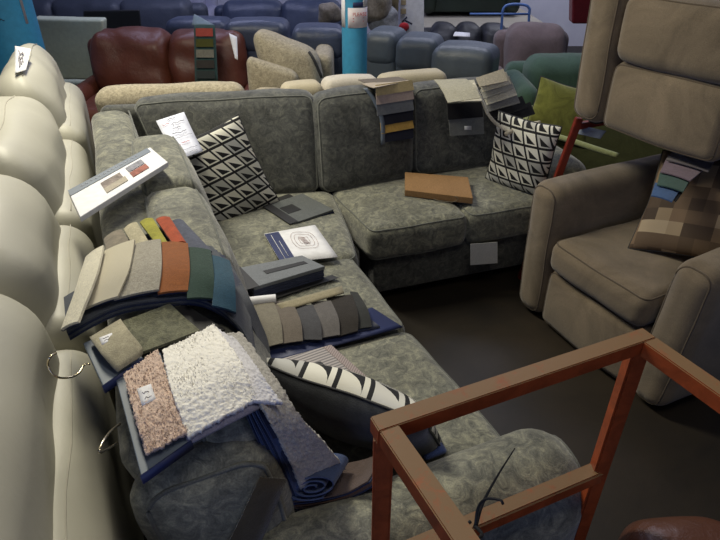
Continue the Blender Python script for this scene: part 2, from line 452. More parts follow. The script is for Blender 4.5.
def pillow(a, b_, T, n=22, wob=.006, seed=0, pinch=.07):
    bm = bmesh.new(); g = {}
    for sgn in (1, -1):
        for i in range(n + 1):
            for j in range(n + 1):
                u = math.sin((i / n - .5) * math.pi); v = math.sin((j / n - .5) * math.pi)
                edge = i in (0, n) or j in (0, n)
                if edge and sgn == -1: g[(sgn, i, j)] = g[(1, i, j)]; continue
                h = T * max(0, (1 - u * u) * (1 - v * v)) ** .42
                x = a * u * (1 - pinch * (1 - v * v) * u * u); y = b_ * v * (1 - pinch * (1 - u * u) * v * v)
                p = V((x, y, sgn * h)); p += noise.noise_vector(p * 7 + V((seed * 5, 0, 0))) * wob
                g[(sgn, i, j)] = bm.verts.new(p)
    for sgn in (1, -1):
        for i in range(n):
            for j in range(n): bm.faces.new([g[(sgn, i + di, j + dj)] for di, dj in ((0, 0), (1, 0), (1, 1), (0, 1))])
    return bm
def scribble(a, b_, up, amp, n, rad=.0008, bm=None, seed=0):
    rnd = random.Random(seed); a, b_, up = V(a), V(b_), V(up); P = []
    for i in range(n + 1): P.append(a.lerp(b_, i / n) + up * amp * rnd.uniform(-1, 1))
    return tube(catmull(P, n * 3), rad, bm=bm, n=4)
def frame_mat(o, x, n):
    """matrix with local x along x, local z along n"""
    x = V(x).normalized(); n = V(n); n = (n - x * n.dot(x)).normalized(); y = n.cross(x)
    m = Matrix((x, y, n)).transposed().to_4x4(); m.translation = V(o); return m
def text_mesh(s_, size, m):
    c = bpy.data.curves.new('t', 'FONT'); c.body = s_; c.size = size; c.extrude = .0004; c.align_x = 'CENTER'; c.align_y = 'CENTER'
    o = bpy.data.objects.new('t', c); COL.objects.link(o); dg = bpy.context.evaluated_depsgraph_get()
    me = bpy.data.meshes.new_from_object(o.evaluated_get(dg)); bm = bmesh.new(); bm.from_mesh(me)
    bpy.data.objects.remove(o); bpy.data.curves.remove(c); bpy.data.meshes.remove(me)
    bmesh.ops.transform(bm, matrix=m, verts=bm.verts); return bm

# ================================================================== SETTING
mf, nt, b = newmat('dark_concrete')
n1 = texnoise(nt, 1.6, 6, .6, .5); r1 = ramp(nt, n1.outputs[0], [(.3, (.010, .008, .006)), (.7, (.032, .023, .014))])
nt.links.new(r1.outputs[0], b.inputs['Base Color']); b.inputs['Roughness'].default_value = .55
n2 = texnoise(nt, 40, 4); bump(nt, b, n2.outputs[0], .15, .004)
structure('floor', box((0, 4, -.1), 12, 14, .1, 0, 0), mf)
mw, nt, b = newmat('painted_wall')
n1 = texnoise(nt, 3, 4); r1 = ramp(nt, n1.outputs[0], [(.3, (.66, .66, .78)), (.7, (.76, .76, .86))])
nt.links.new(r1.outputs[0], b.inputs['Base Color']); b.inputs['Roughness'].default_value = .8
structure('wall_back', box((0, 9.0, 0), 12, .12, 3.4, 0, 0), mw)
structure('wall_left', box((-6.0, 4, 0), .12, 14, 3.4, 0, 0), mw)
structure('wall_right', box((6.0, 4, 0), .12, 14, 3.4, 0, 0), mw)

# ================================================================== CORNER SOFA
O = V((-.45, .70)); Ld = V((-.385, .923)).normalized(); Pd = V((Ld.y, -Ld.x))
def sd(s_, d): p = O + Ld * s_ + Pd * d; return (p.x, p.y)
def sd3(s_, d, z): p = O + Ld * s_ + Pd * d; return V((p.x, p.y, z))
RB = V((math.cos(R(19)), math.sin(R(19)))); NB = V((-RB.y, RB.x))
sofa = thing('corner_sofa', 'large grey green crushed velvet corner sofa spread with fabric samples and scatter cushions', 'sofa', (-.3, 1.9, 0), 0)
vel, vel_shaded, pip = M['velvet'], M['velvet_shaded'], M['velvet_pipe']
def seat(q, z0=.28, z1=.45, bul=.02, seed=0, r=.045):
    h = Hex(prismquad(q, z0, z1), r, (.012, .012, bul), 12, .005, 6, seed)
    o = part('seat_cushion', h.bm(), vel, sofa)
    p = h.ring(2, 1, .004); h.ring(2, 0, .004, bm=p)
    part('piping', p, pip, o)
    return o
# bases
F0, F1 = V((.07, 2.42)), V((1.02, 2.75))
part('base', Hex(prismquad([(F0.x, F0.y), (F1.x, F1.y), (F1.x + NB.x * .8, F1.y + NB.y * .8), (F0.x + NB.x * .75 , F0.y + NB.y * .75)], .06, .285), .02, (0, 0, 0), 10, .003).bm(), vel_shaded, sofa)
part('base', Hex(prismquad([sd(-.02, .05), sd(-.02, .9), sd(1.25, .9), sd(1.25, .05)], .06, .285), .02, (0, 0, 0), 10, .003).bm(), vel_shaded, sofa)
part('base', Hex(prismquad([sd(1.25, .05), (-.02, 2.22), (.0, 2.55), (-1.25, 2.8)], .06, .285), .03, (0, 0, 0), 10, .003).bm(), vel_shaded, sofa)
for p in ((F0.x + .1, F0.y + .15), (F1.x - .08, F1.y + .1), sd(.1, .8), sd(1.1, .8), sd(.1, .15), sd(2.1, .15)):
    part('foot', box((p[0], p[1], 0), .06, .06, .062, 0, .005), M['blackboard'], sofa)
# seat cushions
seat([sd(0, .27), sd(-.0, .965), sd(.635, .945), sd(.64, .27)], seed=1)
seat([sd(.645, .27), sd(.64, .94), sd(1.19, .945), sd(1.2, .27)], seed=2)
seat([sd(1.21, .28), (-.0, 2.13), (-.14, 2.84), (-1.02, 2.70)], seed=3, r=.06, z1=.455, bul=.03)
D0, D1, E1 = V((.055, 2.365)), V((.535, 2.53)), V((1.0, 2.69))
D2 = V((-.17, 2.83))
seat([D0, D1, D1 + NB * .56, D2], seed=4)
seat([D1 + RB * .006, E1, E1 + NB * .56, D1 + RB * .006 + NB * .56], seed=5)
# left run back: outer frame, cushions
LS = 2.30
bf = Hex([sd3(0, .20, .06), sd3(0, .30, .06), sd3(LS, .30, .06), sd3(LS, .12, .06), sd3(0, 0, .865), sd3(0, .19, .865), sd3(LS, .19, .875), sd3(LS, .0, .875)], .06, (.0, 0, .0), 14, .008, 4, 11)
o = part('backrest', bf.bm(), vel, sofa)
tb = tube([bf.surf_raw((.045, bf.ly * i / 30, bf.lz - .012)) for i in range(1, 30)], .004)
tube([bf.surf_raw((.165, bf.ly * i / 30, bf.lz - .004)) for i in range(1, 30)], .004, bm=tb)
part('piping', tb, pip, o)
def backcush(c8, seed, bul=(.015, .03, .02), r=.05, both=True, mat=None):
    h = Hex(c8, r, bul, 12, .008, 5, seed)
    o = part('back_cushion', h.bm(), mat or vel_shaded, sofa)
    p = h.ring(1, 0, .005)
    if both: h.ring(1, 1, .005, bm=p)
    part('piping', p, pip, o)
    return o
def lcush(s0, s1, seed, top=.88, inset=0):
    # local x along the run, local y towards the outside
    backcush([sd3(s0, .42 - inset, .46), sd3(s1, .42, .46), sd3(s1, .2, .46), sd3(s0, .2, .46),
              sd3(s0, .345 - inset, top), sd3(s1, .345, top), sd3(s1, .16, top), sd3(s0, .16, top)], seed, mat=vel)
lcush(.0, .63, 21, .865, .07); lcush(.64, 1.2, 22); lcush(1.21, 1.78, 23, .885)
# end panel of the back with its strap, seen at the near end
ep = Hex([sd3(-.05, .21, .07), sd3(-.05, .31, .07), sd3(.04, .31, .07), sd3(.04, .21, .07), sd3(-.05, .03, .80), sd3(-.05, .265, .82), sd3(.04, .27, .84), sd3(.04, .03, .83)], .05, (.045, .03, .02), 9, .006, 5, 31)
o = part('end_panel', ep.bm(), vel, sofa)
part('piping', ep.ring(1, 0, .005), pip, o)
st = strip([sd3(-.088, .06, .50), sd3(-.100, .16, .66), sd3(-.075, .25, .80)], [sd3(-.088, .14, .47), sd3(-.100, .22, .62), sd3(-.075, .30, .77)], .004, 10, 3)
part('strap', st, fabric('brown_webbing', (.055, .045, .03), .15, 20), sofa)
# near arm: broad rounded, runs from the back to the front
def arm(c8, seed, r=.1):
    h = Hex(c8, r, (.01, .01, .02), 12, .006, 5, seed)
    o = part('arm', h.bm(), vel, sofa); return h, o
h, o = arm([sd3(-.27, .02, .06), sd3(-.27, .97, .06), sd3(-.04, .97, .06), sd3(-.04, .02, .06), sd3(-.25, .02, .60), sd3(-.25, 1.01, .625), sd3(.01, 1.03, .63), sd3(.01, .02, .60)], 41, .115)
part('piping', h.ring(0, 1, .005), pip, o)
# right run back frame + arm
def bq(a, b_, th, z0, z1):
    a, b_ = V(a), V(b_); t = (b_ - a).normalized(); n_ = V((-t.y, t.x)) * th
    return prismquad([a, b_, b_ + n_, a + n_], z0, z1)
part('backrest', Hex(bq((-1.36, 2.98), (-.25, 3.10), .1, .06, .84), .04, (0, 0, 0), 10, .004).bm(), vel_shaded, sofa)
part('backrest', Hex(bq((-.25, 3.10), (.86, 3.48), .1, .06, .82), .04, (0, 0, 0), 10, .004).bm(), vel_shaded, sofa)
a0 = V((1.01, 2.69)); 
arm([V((*(a0), .06)), V((*(a0 + RB * .2), .06)), V((*(a0 + RB * .2 + NB * .8), .06)), V((*(a0 + NB * .8), .06)),
     V((*(a0), .62)), V((*(a0 + RB * .2), .62)), V((*(a0 + RB * .2 + NB * .8), .62)), V((*(a0 + NB * .8), .62))], 42, .09)
# right run back cushions (front face = local y 0)
def rc(b0, b1, t0, t1, th, z0, z1, z1b, seed):
    b0, b1, t0, t1 = V(b0), V(b1), V(t0), V(t1); nn = V((-(t1 - t0).y, (t1 - t0).x)).normalized() * th
    backcush([V((*b0, z0)), V((*b1, z0)), V((*(b1 + nn), z0)), V((*(b0 + nn), z0)),
              V((*t0, z1)), V((*t1, z1b)), V((*(t1 + nn), z1b)), V((*(t0 + nn), z1))], seed)
rc((-.92, 2.66), (-.21, 2.77), (-1.13, 2.86), (-.235, 2.97), .13, .46, .90, .915, 51)
rc((-.195, 2.76), (.30, 2.99), (-.215, 2.93), (.28, 3.12), .14, .46, .905, .91, 52)
rc((.31, 2.99), (.83, 3.18), (.29, 3.13), (.80, 3.31), .14, .46, .90, .895, 53)
# ================================================================== TAUPE ARMCHAIRS
def taupe_chair(loc, rz, label, seat_top=.49, front_h=.31, arm_h=.66, back=True):
    t = thing('armchair', label, 'armchair', loc, rz, 'taupe armchairs')
    W, D = .87, .90; a = .165
    T, P_ = M['taupe'], M['taupe_pipe']
    def L8(x0, x1, y0, y1, z0, z1, tx=0, ty=0):
        return [V((x0, y0, z0)), V((x1, y0, z0)), V((x1, y1, z0)), V((x0, y1, z0)), V((x0 + tx, y0 + ty, z1)), V((x1 + tx, y0 + ty, z1)), V((x1 + tx, y1 + ty, z1)), V((x0 + tx, y1 + ty, z1))]
    for sx, x0, x1, tx in ((0, 0, a, -.03), (1, W - a, W, .03)):
        h = Hex(L8(x0, x1, 0, D - .05, .02, arm_h, tx), .065, (.015, .005, .012), 12, .005, 5, 60 + sx)
        o = part('arm', h.bm(), T, t, True); part('piping', h.ring(1, 0, .004), P_, o, True)
    h = Hex(L8(a + .005, W - a - .005, .015, .14, .02, front_h), .04, (.0, .03, .01), 10, .004, 5, 63)
    o = part('footrest_panel', h.bm(), T, t, True); part('piping', h.ring(1, 0, .004), P_, o, True)
    part('base', Hex(L8(a * .5, W - a * .5, .12, D - .1, .03, front_h - .03), .01, (0, 0, 0), 6, 0).bm(), T, t, True)
    h = Hex(L8(a + .004, W - a - .004, -.01, .68, front_h + .01, seat_top), .05, (.0, .02, .025), 12, .006, 6, 64)
    o = part('seat_cushion', h.bm(), T, t, True); part('piping', h.ring(2, 1, .004), P_, o, True)
    h = Hex(L8(a * .6, W - a * .6, .70, .88, .05, .98, 0, .06), .06, (0, .01, .02), 10, .005, 5, 65)
    part('backrest', h.bm(), T, t, True)
    h = Hex(L8(a + .02, W - a - .02, .58, .74, seat_top, .95, 0, .08), .06, (.01, .03, .02), 10, .006, 5, 66)
    part('back_cushion', h.bm(), T, t, True)
    for x in (.08, W - .08):
        for y in (.1, D - .15): part('foot', box((x, y, 0), .05, .05, .03, 0, .004), M['blackboard'], t, True)
    return t
taupe_chair((.785, 2.415, 0), R(-64), 'taupe chenille armchair standing on the floor beside the corner sofa', .465, .31, .68)
RA = R(-60)
up_ch = taupe_chair((.965, 2.66, .875), RA, 'taupe chenille armchair lifted up on a red metal rack above another', .56, .30, .66)
# rack carrying it
def rack_pt(x, y): c, s_ = math.cos(RA), math.sin(RA); return V((.985 + x * c - y * s_, 2.66 + x * s_ + y * c))
rk = thing('metal_rack', 'red painted metal rack carrying the raised taupe armchair', 'rack', (1.5, 2.5, 0))
rz_ = .855
cs = [rack_pt(.05, .36), rack_pt(.95, .36), rack_pt(.95, .82), rack_pt(.05, .82)]
top = bmesh.new()
for i in range(4): bar(V((*cs[i], rz_)), V((*cs[(i + 1) % 4], rz_)), .04, .04, bm=top)
part('top_frame', top, M['redpaint'], rk, smooth=False)
for i, p in enumerate(cs):
    out = (p - (cs[0] + cs[2]) / 2).normalized() * .06
    q = p + out
    if i == 0:
        p3 = at(577, 124, .86); q3 = atY(562, 165, p3.y); q3 = p3 + (q3 - p3) * (.86 / (p3.z - q3.z)); part('leg', bar(q3, p3 + (p3 - q3).normalized() * .03, .032, .032), M['redpaint'], rk, smooth=False); part('side_rail', bar(p3 - V((0, 0, .01)), V((*cs[0], rz_)), .03, .03), M['redpaint'], rk, smooth=False); continue
    part('leg', bar(V((*q, 0)), V((*p, rz_ - .02)), .035, .035), M['redpaint'], rk, smooth=False)

# ================================================================== FOREGROUND ORANGE FRAME
ZT = 1.05
A, B = at(384, 420, ZT), at(643, 334, ZT)
dAB = (B - A).normalized(); dn = V((dAB.y, -dAB.x, 0))
dnA = (at(454, 545, ZT) - A).normalized(); dnB = (at(735, 391, ZT) - B).normalized()
dn = (dnA + dnB).normalized()
C_, D_ = B + dn * .75, A + dn * .75
of = thing('stand', 'orange painted square tube metal stand standing at the front of the corner sofa', 'stand', ((A + C_) / 2 * V((1, 1, 0)) if False else (A.x + .3, A.y - .1, 0)))
zc = V((0, 0, -.0175))
for a_, b2_, g_ in ((A, B, 1), (B, C_, -1), (C_, D_, 1), (D_, A, -1)):
    e = (b2_ - a_).normalized() * .0165 * g_
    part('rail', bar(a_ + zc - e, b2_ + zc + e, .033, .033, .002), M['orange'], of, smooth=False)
for p in (A, B, C_, D_):
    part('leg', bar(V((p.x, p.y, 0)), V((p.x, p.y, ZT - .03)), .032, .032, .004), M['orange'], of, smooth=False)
for a_, b2_ in ((A, B), (D_, A)):
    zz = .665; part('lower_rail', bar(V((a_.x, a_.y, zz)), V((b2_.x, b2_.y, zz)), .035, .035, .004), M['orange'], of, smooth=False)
# cable tie on the frame
P = [at(475, 528, .90), at(482, 505, .92), at(495, 480, .95), at(515, 448, .99)]
tb = tube(catmull(P, 16), [.0035 - .0025 * i / 16 for i in range(17)], n=6)
P2 = [at(475, 528, .90), at(478, 508, .93), at(486, 499, .95), at(500, 500, .96), at(503, 504, .955)]
tube(catmull(P2, 20), .0022, bm=tb, n=6)
P3 = [at(470, 522, .9) , at(462, 530, .93), at(470, 540, .95), at(482, 535, .93), at(475, 526, .9)]
tube(catmull(P3, 20), .003, bm=tb, n=6)
single('cable_tie', tb, M['blackboard'], 'loose black cable tie sticking up from the orange metal stand frame', 'cable tie')
# brown leather stool under the frame
c = at(672, 524, .56)
h = Hex([V((c.x - .12, c.y - .35, .05)), V((c.x + .30, c.y - .22, .05)), V((c.x + .16, c.y + .06, .05)), V((c.x - .12, c.y + .02, .05)),
         V((c.x - .14, c.y - .36, .56)), V((c.x + .30, c.y - .22, .56)), V((c.x + .12, c.y + .05, .56)), V((c.x - .11, c.y + .03, .56))], .09, (.02, .02, .04), 9, .005)
ft = thing('footstool', 'chestnut leather footstool with rounded top beneath the orange metal stand', 'footstool', (c.x, c.y - .15, 0))
part('padded_top', h.bm(), M['brown_leather'], ft); part('base', box((c.x + .05, c.y - .14, 0), .2, .2, .06), M['blackboard'], ft)

# ================================================================== CREAM LEATHER SOFAS (left)
def cream_sofa(label, segs, s0, s1, topz):
    t = thing('recliner_sofa', label, 'sofa', (sd(s0, -.5)[0], sd(s0, -.5)[1], 0), 0, 'cream leather sofas')
    Cm = M['cream']
    for i, (a, b_) in enumerate(segs):
        tz = topz[i]
        # outer back shell nearest the velvet sofa
        h = Hex([sd3(a, -.22, .05), sd3(a, -.05, .05), sd3(b_, -.05, .05), sd3(b_, -.22, .05), sd3(a, -.22, tz - .22), sd3(a, -.035, tz - .25), sd3(b_, -.035, tz - .25), sd3(b_, -.22, tz - .22)], .07, (.012, .0, .02), 9, .010, 5, 70 + i)
        o = part('back_panel', h.bm(), Cm, t)
        part('seam', tube([h.surf_raw((h.lx - .05, h.ly * q / 16, h.lz - .004)) for q in range(1, 16)], .0018), M['cream_seam'], o)
        # head cushion: plump, overhanging
        dl = .12 if b_ > 3 else 0   # the farthest head cushion is narrower
        h = Hex([sd3(a + .004, -.52 + dl, tz - .34), sd3(a + .004, -.12, tz - .34), sd3(b_ - .004, -.12, tz - .34), sd3(b_ - .004, -.52 + dl, tz - .34),
                 sd3(a + .004, -.47 + dl, tz), sd3(a + .004, -.15, tz - .02), sd3(b_ - .004, -.15, tz - .02), sd3(b_ - .004, -.47 + dl * 1.3, tz)], .10, (.03, .025, .03), 14, .018, 4.5, 75 + i)
        o = part('head_cushion', h.bm(), Cm, t)
        part('seam', tube([h.surf_raw((h.lx * .66, h.ly * q / 24, h.lz + .001)) for q in range(2, 23)], .0018), M['cream_seam'], o)
        h = Hex([sd3(a + .01, -.78, .42), sd3(a + .01, -.36, .42), sd3(b_ - .01, -.36, .42), sd3(b_ - .01, -.78, .42),
                 sd3(a + .01, -.62, tz - .22), sd3(a + .01, -.36, tz - .2), sd3(b_ - .01, -.36, tz - .2), sd3(b_ - .01, -.62, tz - .22)], .08, (.01, .03, .03), 9, .01, 5, 80 + i)
        part('back_cushion', h.bm(), Cm, t)
        h = Hex(prismquad([sd(a + .005, -1.20), sd(a + .005, -.55), sd(b_ - .005, -.55), sd(b_ - .005, -1.20)], .25, .46), .07, (.0, .02, .03), 8, .008, 5, 85 + i)
        part('seat_cushion', h.bm(), Cm, t)
    part('base', Hex(prismquad([sd(s0, -1.15), sd(s0, -.12), sd(s1, -.12), sd(s1, -1.15)], .03, .27), .02, (0, 0, 0), 6, 0).bm(), Cm, t)
    return t
cream_sofa('cream leather recliner sofa nearest the camera, along the left edge', [(-.35, .53), (.54, 1.21)], -.35, 1.21, [1.03, 1.045])
cream_sofa('farther cream leather recliner sofa with a white paper tag on it', [(1.235, 2.12), (2.13, 3.1)], 1.235, 3.1, [1.05, 1.08])
# white tag
p0, p1, p2, p3 = at(15, 46, 1.15), at(31, 49, 1.15), at(26, 70, 1.10), at(15, 73, 1.10)
tg = thing('price_tag', 'white handwritten paper tag on top of the far cream leather sofa', 'tag', tuple(p0))
part('paper', strip([p0, p3], [p1, p2], .002, 6, 4), M['white'], tg)
bm = bmesh.new()
for k in range(3):
    a_ = p0.lerp(p3, .3 + k * .2) + V((.02, -.004, .006)); b_ = p1.lerp(p2, .3 + k * .2) + V((-.02, -.004, .006)); scribble(a_, b_, p0 - p3, .12, 9, .002, bm, k)
part('handwriting', bm, M['ink_soft'], tg)

# ================================================================== SCATTER CUSHIONS
def scatter(center, xdir, ndir, a, b_, T, front, back_, label, seed, group=None, tassels=False):
    m = frame_mat(center, xdir, ndir)
    t = thing('scatter_cushion', label, 'cushion', m.translation, 0, group, rot=m.to_euler())
    bm = pillow(a, b_, T, seed=seed)
    for f in bm.faces:
        f.material_index = 1 if sum(v.co.z for v in f.verts) < -1e-5 else 0
    part('cover', bm, [front, back_], t, True)
    n = 18; ring = []
    for (u0, v0, u1, v1) in ((-1, -1, 1, -1), (1, -1, 1, 1), (1, 1, -1, 1), (-1, 1, -1, -1)):
        for i in range(n):
            u = u0 + (u1 - u0) * i / n; v = v0 + (v1 - v0) * i / n
            x = a * u * (1 - .07 * (1 - v * v) * u * u); y = b_ * v * (1 - .07 * (1 - u * u) * v * v)
            p = V((x, y, 0)); p += noise.noise_vector(p * 7 + V((seed * 5, 0, 0))) * .006; ring.append(p)
    part('piping', tube(ring, .004, True, n=6), M['blackboard'], t, True)
    return t
G = 'black and white geometric cushions'
tl, tr, bl, br = at(184, 156, .74), at(238, 134, .84), at(213, 228, .47), at(256, 198, .49)
cc = (tl + tr + bl + br) / 4
xd = (tr - tl + br - bl); yd = (tl - bl + tr - br); nn = xd.cross(yd)
scatter(cc + V((-.01, -.015, .01)), xd, nn if nn.y < 0 else -nn, .215, .225, .06, M['pattern'], M['pattern'], 'black and white geometric cushion in the inner corner of the sofa', 1, G)
tl, tr, br, bl = at(516, 123, .80), at(563, 133, .80), at(528, 189, .48), at(482, 172, .50)
cc = (tl + tr + bl + br) / 4; xd = (tr - tl + br - bl); yd = (tl - bl + tr - br); nn = xd.cross(yd)
scatter(cc, xd, nn if nn.y < 0 else -nn, .17, .19, .065, M['pattern'], M['pattern'], 'black and white geometric cushion at the far right end of the sofa', 2, G)
# near cushion, patterned face turned away, plain dark face towards the camera
cA, cB = at(276, 374, .60), at(440, 432, .60)
mid = (cA + cB) / 2
xd = (cB - cA); up3 = V((0, 0, 1)) ; nback = V((xd.y, -xd.x, 0)).normalized()
if nback.y > 0: nback = -nback
ctr = V((mid.x, mid.y, .53)) + V((0, .02, 0))
tilt = (nback + V((0, 0, -.62))).normalized()
M['velvet_dark'] = fabric('charcoal_velvet', (.045, .048, .052), .3, 12, 300, .3, .3)
scatter(ctr + V((0, -.01, .03)), -xd, -tilt, .25, .19, .085, M['pattern_big'], M['velvet_dark'], 'geometric cushion lying behind the near arm with its dark plain side showing', 3, G)

# ================================================================== TAUPE CHAIR CUSHION + BOOK
c = at(698, 212, .68)
scatter(c + V((.06, .04, 0)), V((.75, -.62, .12)), V((-.62, -.45, .75)), .24, .24, .07, M['patch'], M['patch'], 'brown patchwork cushion on the lower taupe armchair', 4)

# ================================================================== SAMPLE BOOKS
def px(pts): return [at(*p) for p in pts]
def book(label, loc, group=None, name='sample_book', cat='sample book'): return thing(name, label, cat, tuple(loc), 0, group)
def swatch(t, Lp, Rp, mat, th=.004, arch=.0, wav=.0008, name='swatch', **k):
    return part(name, strip(px(Lp), px(Rp), th, arch=arch, wav=wav, **k), mat, t, sharp=50)
# --- long catalogue bridging cream sofa and velvet sofa
t = book('long white sample brochure with room photos bridging the gap beside the cream sofa', at(115, 185, .93), name='brochure', cat='brochure')
q = [at(68, 191, .955), at(150, 147, .955), at(168, 162, .955), at(80, 217, .955)]
dz = V((0, 0, -.018))
part('cover', Hex([p + dz for p in (q[3], q[2], q[1], q[0])] + [q[3], q[2], q[1], q[0]], .003, (0, 0, 0), 6, 0).bm(), M['white'], t, sharp=40)
def inq(u, v, z=.0015): return (q[0] * (1 - u) + q[1] * u) * (1 - v) + (q[3] * (1 - u) + q[2] * u) * v + V((0, 0, z))
def decal(t, name, f, u0, u1, v0, v1, mat, z=.0015, nseg=4, th=.001):
    return part(name, strip([f(u0 + (u1 - u0) * i / nseg, v0, z) for i in range(nseg + 1)], [f(u0 + (u1 - u0) * i / nseg, v1, z) for i in range(nseg + 1)], th, nseg * 2, 2), mat, t, smooth=False)
decal(t, 'spine', inq, 0, .96, 0, .22, M['greyboard'])
M['photo1'] = fabric('printed_photo_brown', (.30, .25, .22), .5, 40); M['photo2'] = fabric('printed_photo_red', (.38, .14, .10), .4, 40); M['photo3'] = fabric('printed_photo_grey', (.32, .32, .36), .5, 40)
decal(t, 'photo', inq, .30, .52, .36, .60, M['photo1'], .002); decal(t, 'photo', inq, .30, .54, .60, .80, sw('ph_beige', (.5, .45, .36)), .002)
decal(t, 'photo', inq, .60, .80, .32, .54, M['photo3'], .002); decal(t, 'photo', inq, .60, .80, .58, .80, M['photo2'], .002)
bm = bmesh.new()
for k in range(14):
    u = .12 + k * .05
    tube([inq(u, .08 + .02 * (k % 2), .003), inq(u + .03, .12, .003)], .0009, bm=bm, n=4)
part('lettering', bm, M['white'], t)
# --- handwritten price card leaning in the corner
q = [at(156, 121, .90), at(184, 112, .92), at(203, 151, .83), at(178, 160, .86)]
t = book('handwritten white price card propped against the corner back cushion', q[3], name='price_card', cat='card')
part('card', strip([q[0], (q[0] + q[3]) / 2 + V((0, -.0, -.008)), q[3]], [q[1], (q[1] + q[2]) / 2 + V((0, 0, -.008)), q[2]], .0015, 8, 4), M['card_w'], t)
ex = (q[1] - q[0]); ey = q[3] - q[0]; nrm = ex.cross(ey).normalized()
if nrm.y > 0: nrm = -nrm
def cq(u, v): return (q[0] * (1 - u) + q[1] * u) * (1 - v) + (q[3] * (1 - u) + q[2] * u) * v + nrm * .006 + V((0, -.002, -.004 * math.sin(math.pi * v)))
bi, br_ = bmesh.new(), bmesh.new()
for k, (u0, u1, v, n_, red) in enumerate(((.35, .65, .08, 8, 0), (.12, .36, .17, 5, 1), (.4, .88, .20, 10, 0), (.38, .66, .32, 7, 0), (.28, .8, .44, 12, 0), (.15, .92, .55, 20, 0), (.1, .35, .72, 6, 1), (.42, .72, .70, 8, 1), (.12, .9, .86, 22, 0), (.1, .85, .94, 22, 0))):
    scribble(cq(u0, v), cq(u1, v), ey.normalized(), .008 if n_ < 15 else .004, n_, .0012 if n_ < 15 else .0007, br_ if red else bi, k)
part('handwriting', bi, M['ink'], t); part('handwriting', br_, M['ink_red'], t)
# --- charcoal folder with black window on the corner seat
def flatbook(label, q, z0, z1, body, cover, win=None, edge=None, n=3, **kk):
    """q: corners in pixels TL TR BR BL at top height z1"""
    t = book(label, at(*q[3], z0), **kk)
    Q = [at(*p, z1) for p in q]
    f = lambda u, v, z=.001: (Q[0] * (1 - u) + Q[1] * u) * (1 - v) + (Q[3] * (1 - u) + Q[2] * u) * v + V((0, 0, z))
    hgt = (z1 - z0) / n
    for i in range(n):
        zt = z1 - (i) * hgt; sh = V((random.uniform(-.004, .004), random.uniform(-.004, .004), 0))
        lo = [V((p.x, p.y, zt - hgt + .0005)) + sh for p in Q]; hi = [V((p.x, p.y, zt)) + sh for p in Q]
        part('cover' if i in (0,) else 'swatch_stack', Hex([lo[3], lo[2], lo[1], lo[0], hi[3], hi[2], hi[1], hi[0]], .003, (0, 0, .0), 6, .001, 10, i).bm(), cover if i == 0 else body, t, sharp=40)
    if win: decal(t, 'label_window', f, *win, M['blackboard'])
    return t, f
t, f = flatbook('charcoal sample book with black label window on the inner corner seat', [(266, 205), (303, 193), (334, 209), (294, 223)], .466, .489, M['navycloth'], sw('charcoal_cover', (.12, .13, .13)), (.14, .46, .30, .62), n=2)
decal(t, 'spine', f, -.10, .10, -.02, 1.0, M['blackboard'], .002)
decal(t, 'spine', lambda u, v, z=.001: f(u, v, z), .0, .75, -.18, -.02, M['blackboard'], -.004)
# --- leaflet
q = [at(264, 234, .492), at(315, 225, .492), at(338, 257, .490), at(281, 263, .492)]
t = book('white leaflet with navy band and sofa sketch on the corner seat', q[3], name='leaflet', cat='leaflet')
f = lambda u, v, z=.001: (q[0] * (1 - u) + q[1] * u) * (1 - v) + (q[3] * (1 - u) + q[2] * u) * v + V((0, 0, z))
part('page', strip([q[0], q[1]], [q[3], q[2]], .002, 8, 4), M['white'], t)
decal(t, 'band', f, .0, .27, .03, .98, M['navyboard'], .003)
bm = bmesh.new(); tube([f(.10, .12, .0052), f(.10, .95, .0052)], .0015, bm=bm, n=4); tube([f(.18, .35, .0052), f(.18, .85, .0052)], .0012, bm=bm, n=4)
part('lettering', bm, M['white'], t)
bm = bmesh.new()
for rr, sx in ((.30, 1), (.22, 1), (.12, .8)):
    tube([f(.62 + .22 * rr / .3 * math.cos(a_ * .35), .42 + rr * math.sin(a_ * .35) + .04 * math.sin(a_), .004) for a_ in range(19)], .0007, bm=bm, n=4)
for k in range(5): tube([f(.56 + k * .02, .32 + .0 * k, .004), f(.60 + k * .02, .56, .004)], .0008, bm=bm, n=4)
part('sketch', bm, plain('sepia_ink', (.38, .25, .22), .7), t)
# --- grey sample book with window, on the middle seat
gb = sw('mid_grey_cover', (.21, .225, .245), var=.08)
t, f = flatbook('mid grey sample book with long black label window beside the white leaflet', [(236, 268), (302, 255), (325, 266), (254, 287)], .47, .535, sw('slate_blue', (.05, .06, .11)), gb, (.28, .88, .42, .60), n=4)
decal(t, 'spine', f, -.12, .06, .0, 1.05, M['blackboard'], .003)
decal(t, 'backing', f, .1, 1.12, .95, 1.22, M['blackboard'], -.055)
# --- neutral fan book
t = book('navy backed fan of six velvet swatches from beige to near black on the middle seat', at(310, 330, .47))
part('backing', strip(px([(250, 345, .474), (262, 366, .474)]), px([(372, 308, .474), (402, 327, .474)]), .006, 8, 4), M['navyboard'], t)
part('backing', strip(px([(244, 322, .480), (260, 352, .480)]), px([(345, 300, .480), (380, 327, .480)]), .006, 8, 4), M['navycloth'], t)
cols = [('sw_stone', (.22, .20, .155)), ('sw_mushroom', (.165, .14, .115)), ('sw_slate', (.075, .075, .082)), ('sw_pewter', (.14, .13, .125)), ('sw_espresso', (.032, .027, .023)), ('sw_charcoal', (.036, .038, .037))]
tops = [(250, 302), (271, 301), (291, 307), (311, 303), (326, 298), (350, 292)]
topr = [(273, 300), (293, 303), (313, 305), (331, 301), (352, 295), (358, 293)]
bots = [(261, 349), (282, 344), (302, 340), (318, 339), (338, 337), (352, 330)]
botr = [(283, 343), (303, 341), (322, 340), (340, 335), (358, 331), (372, 327)]
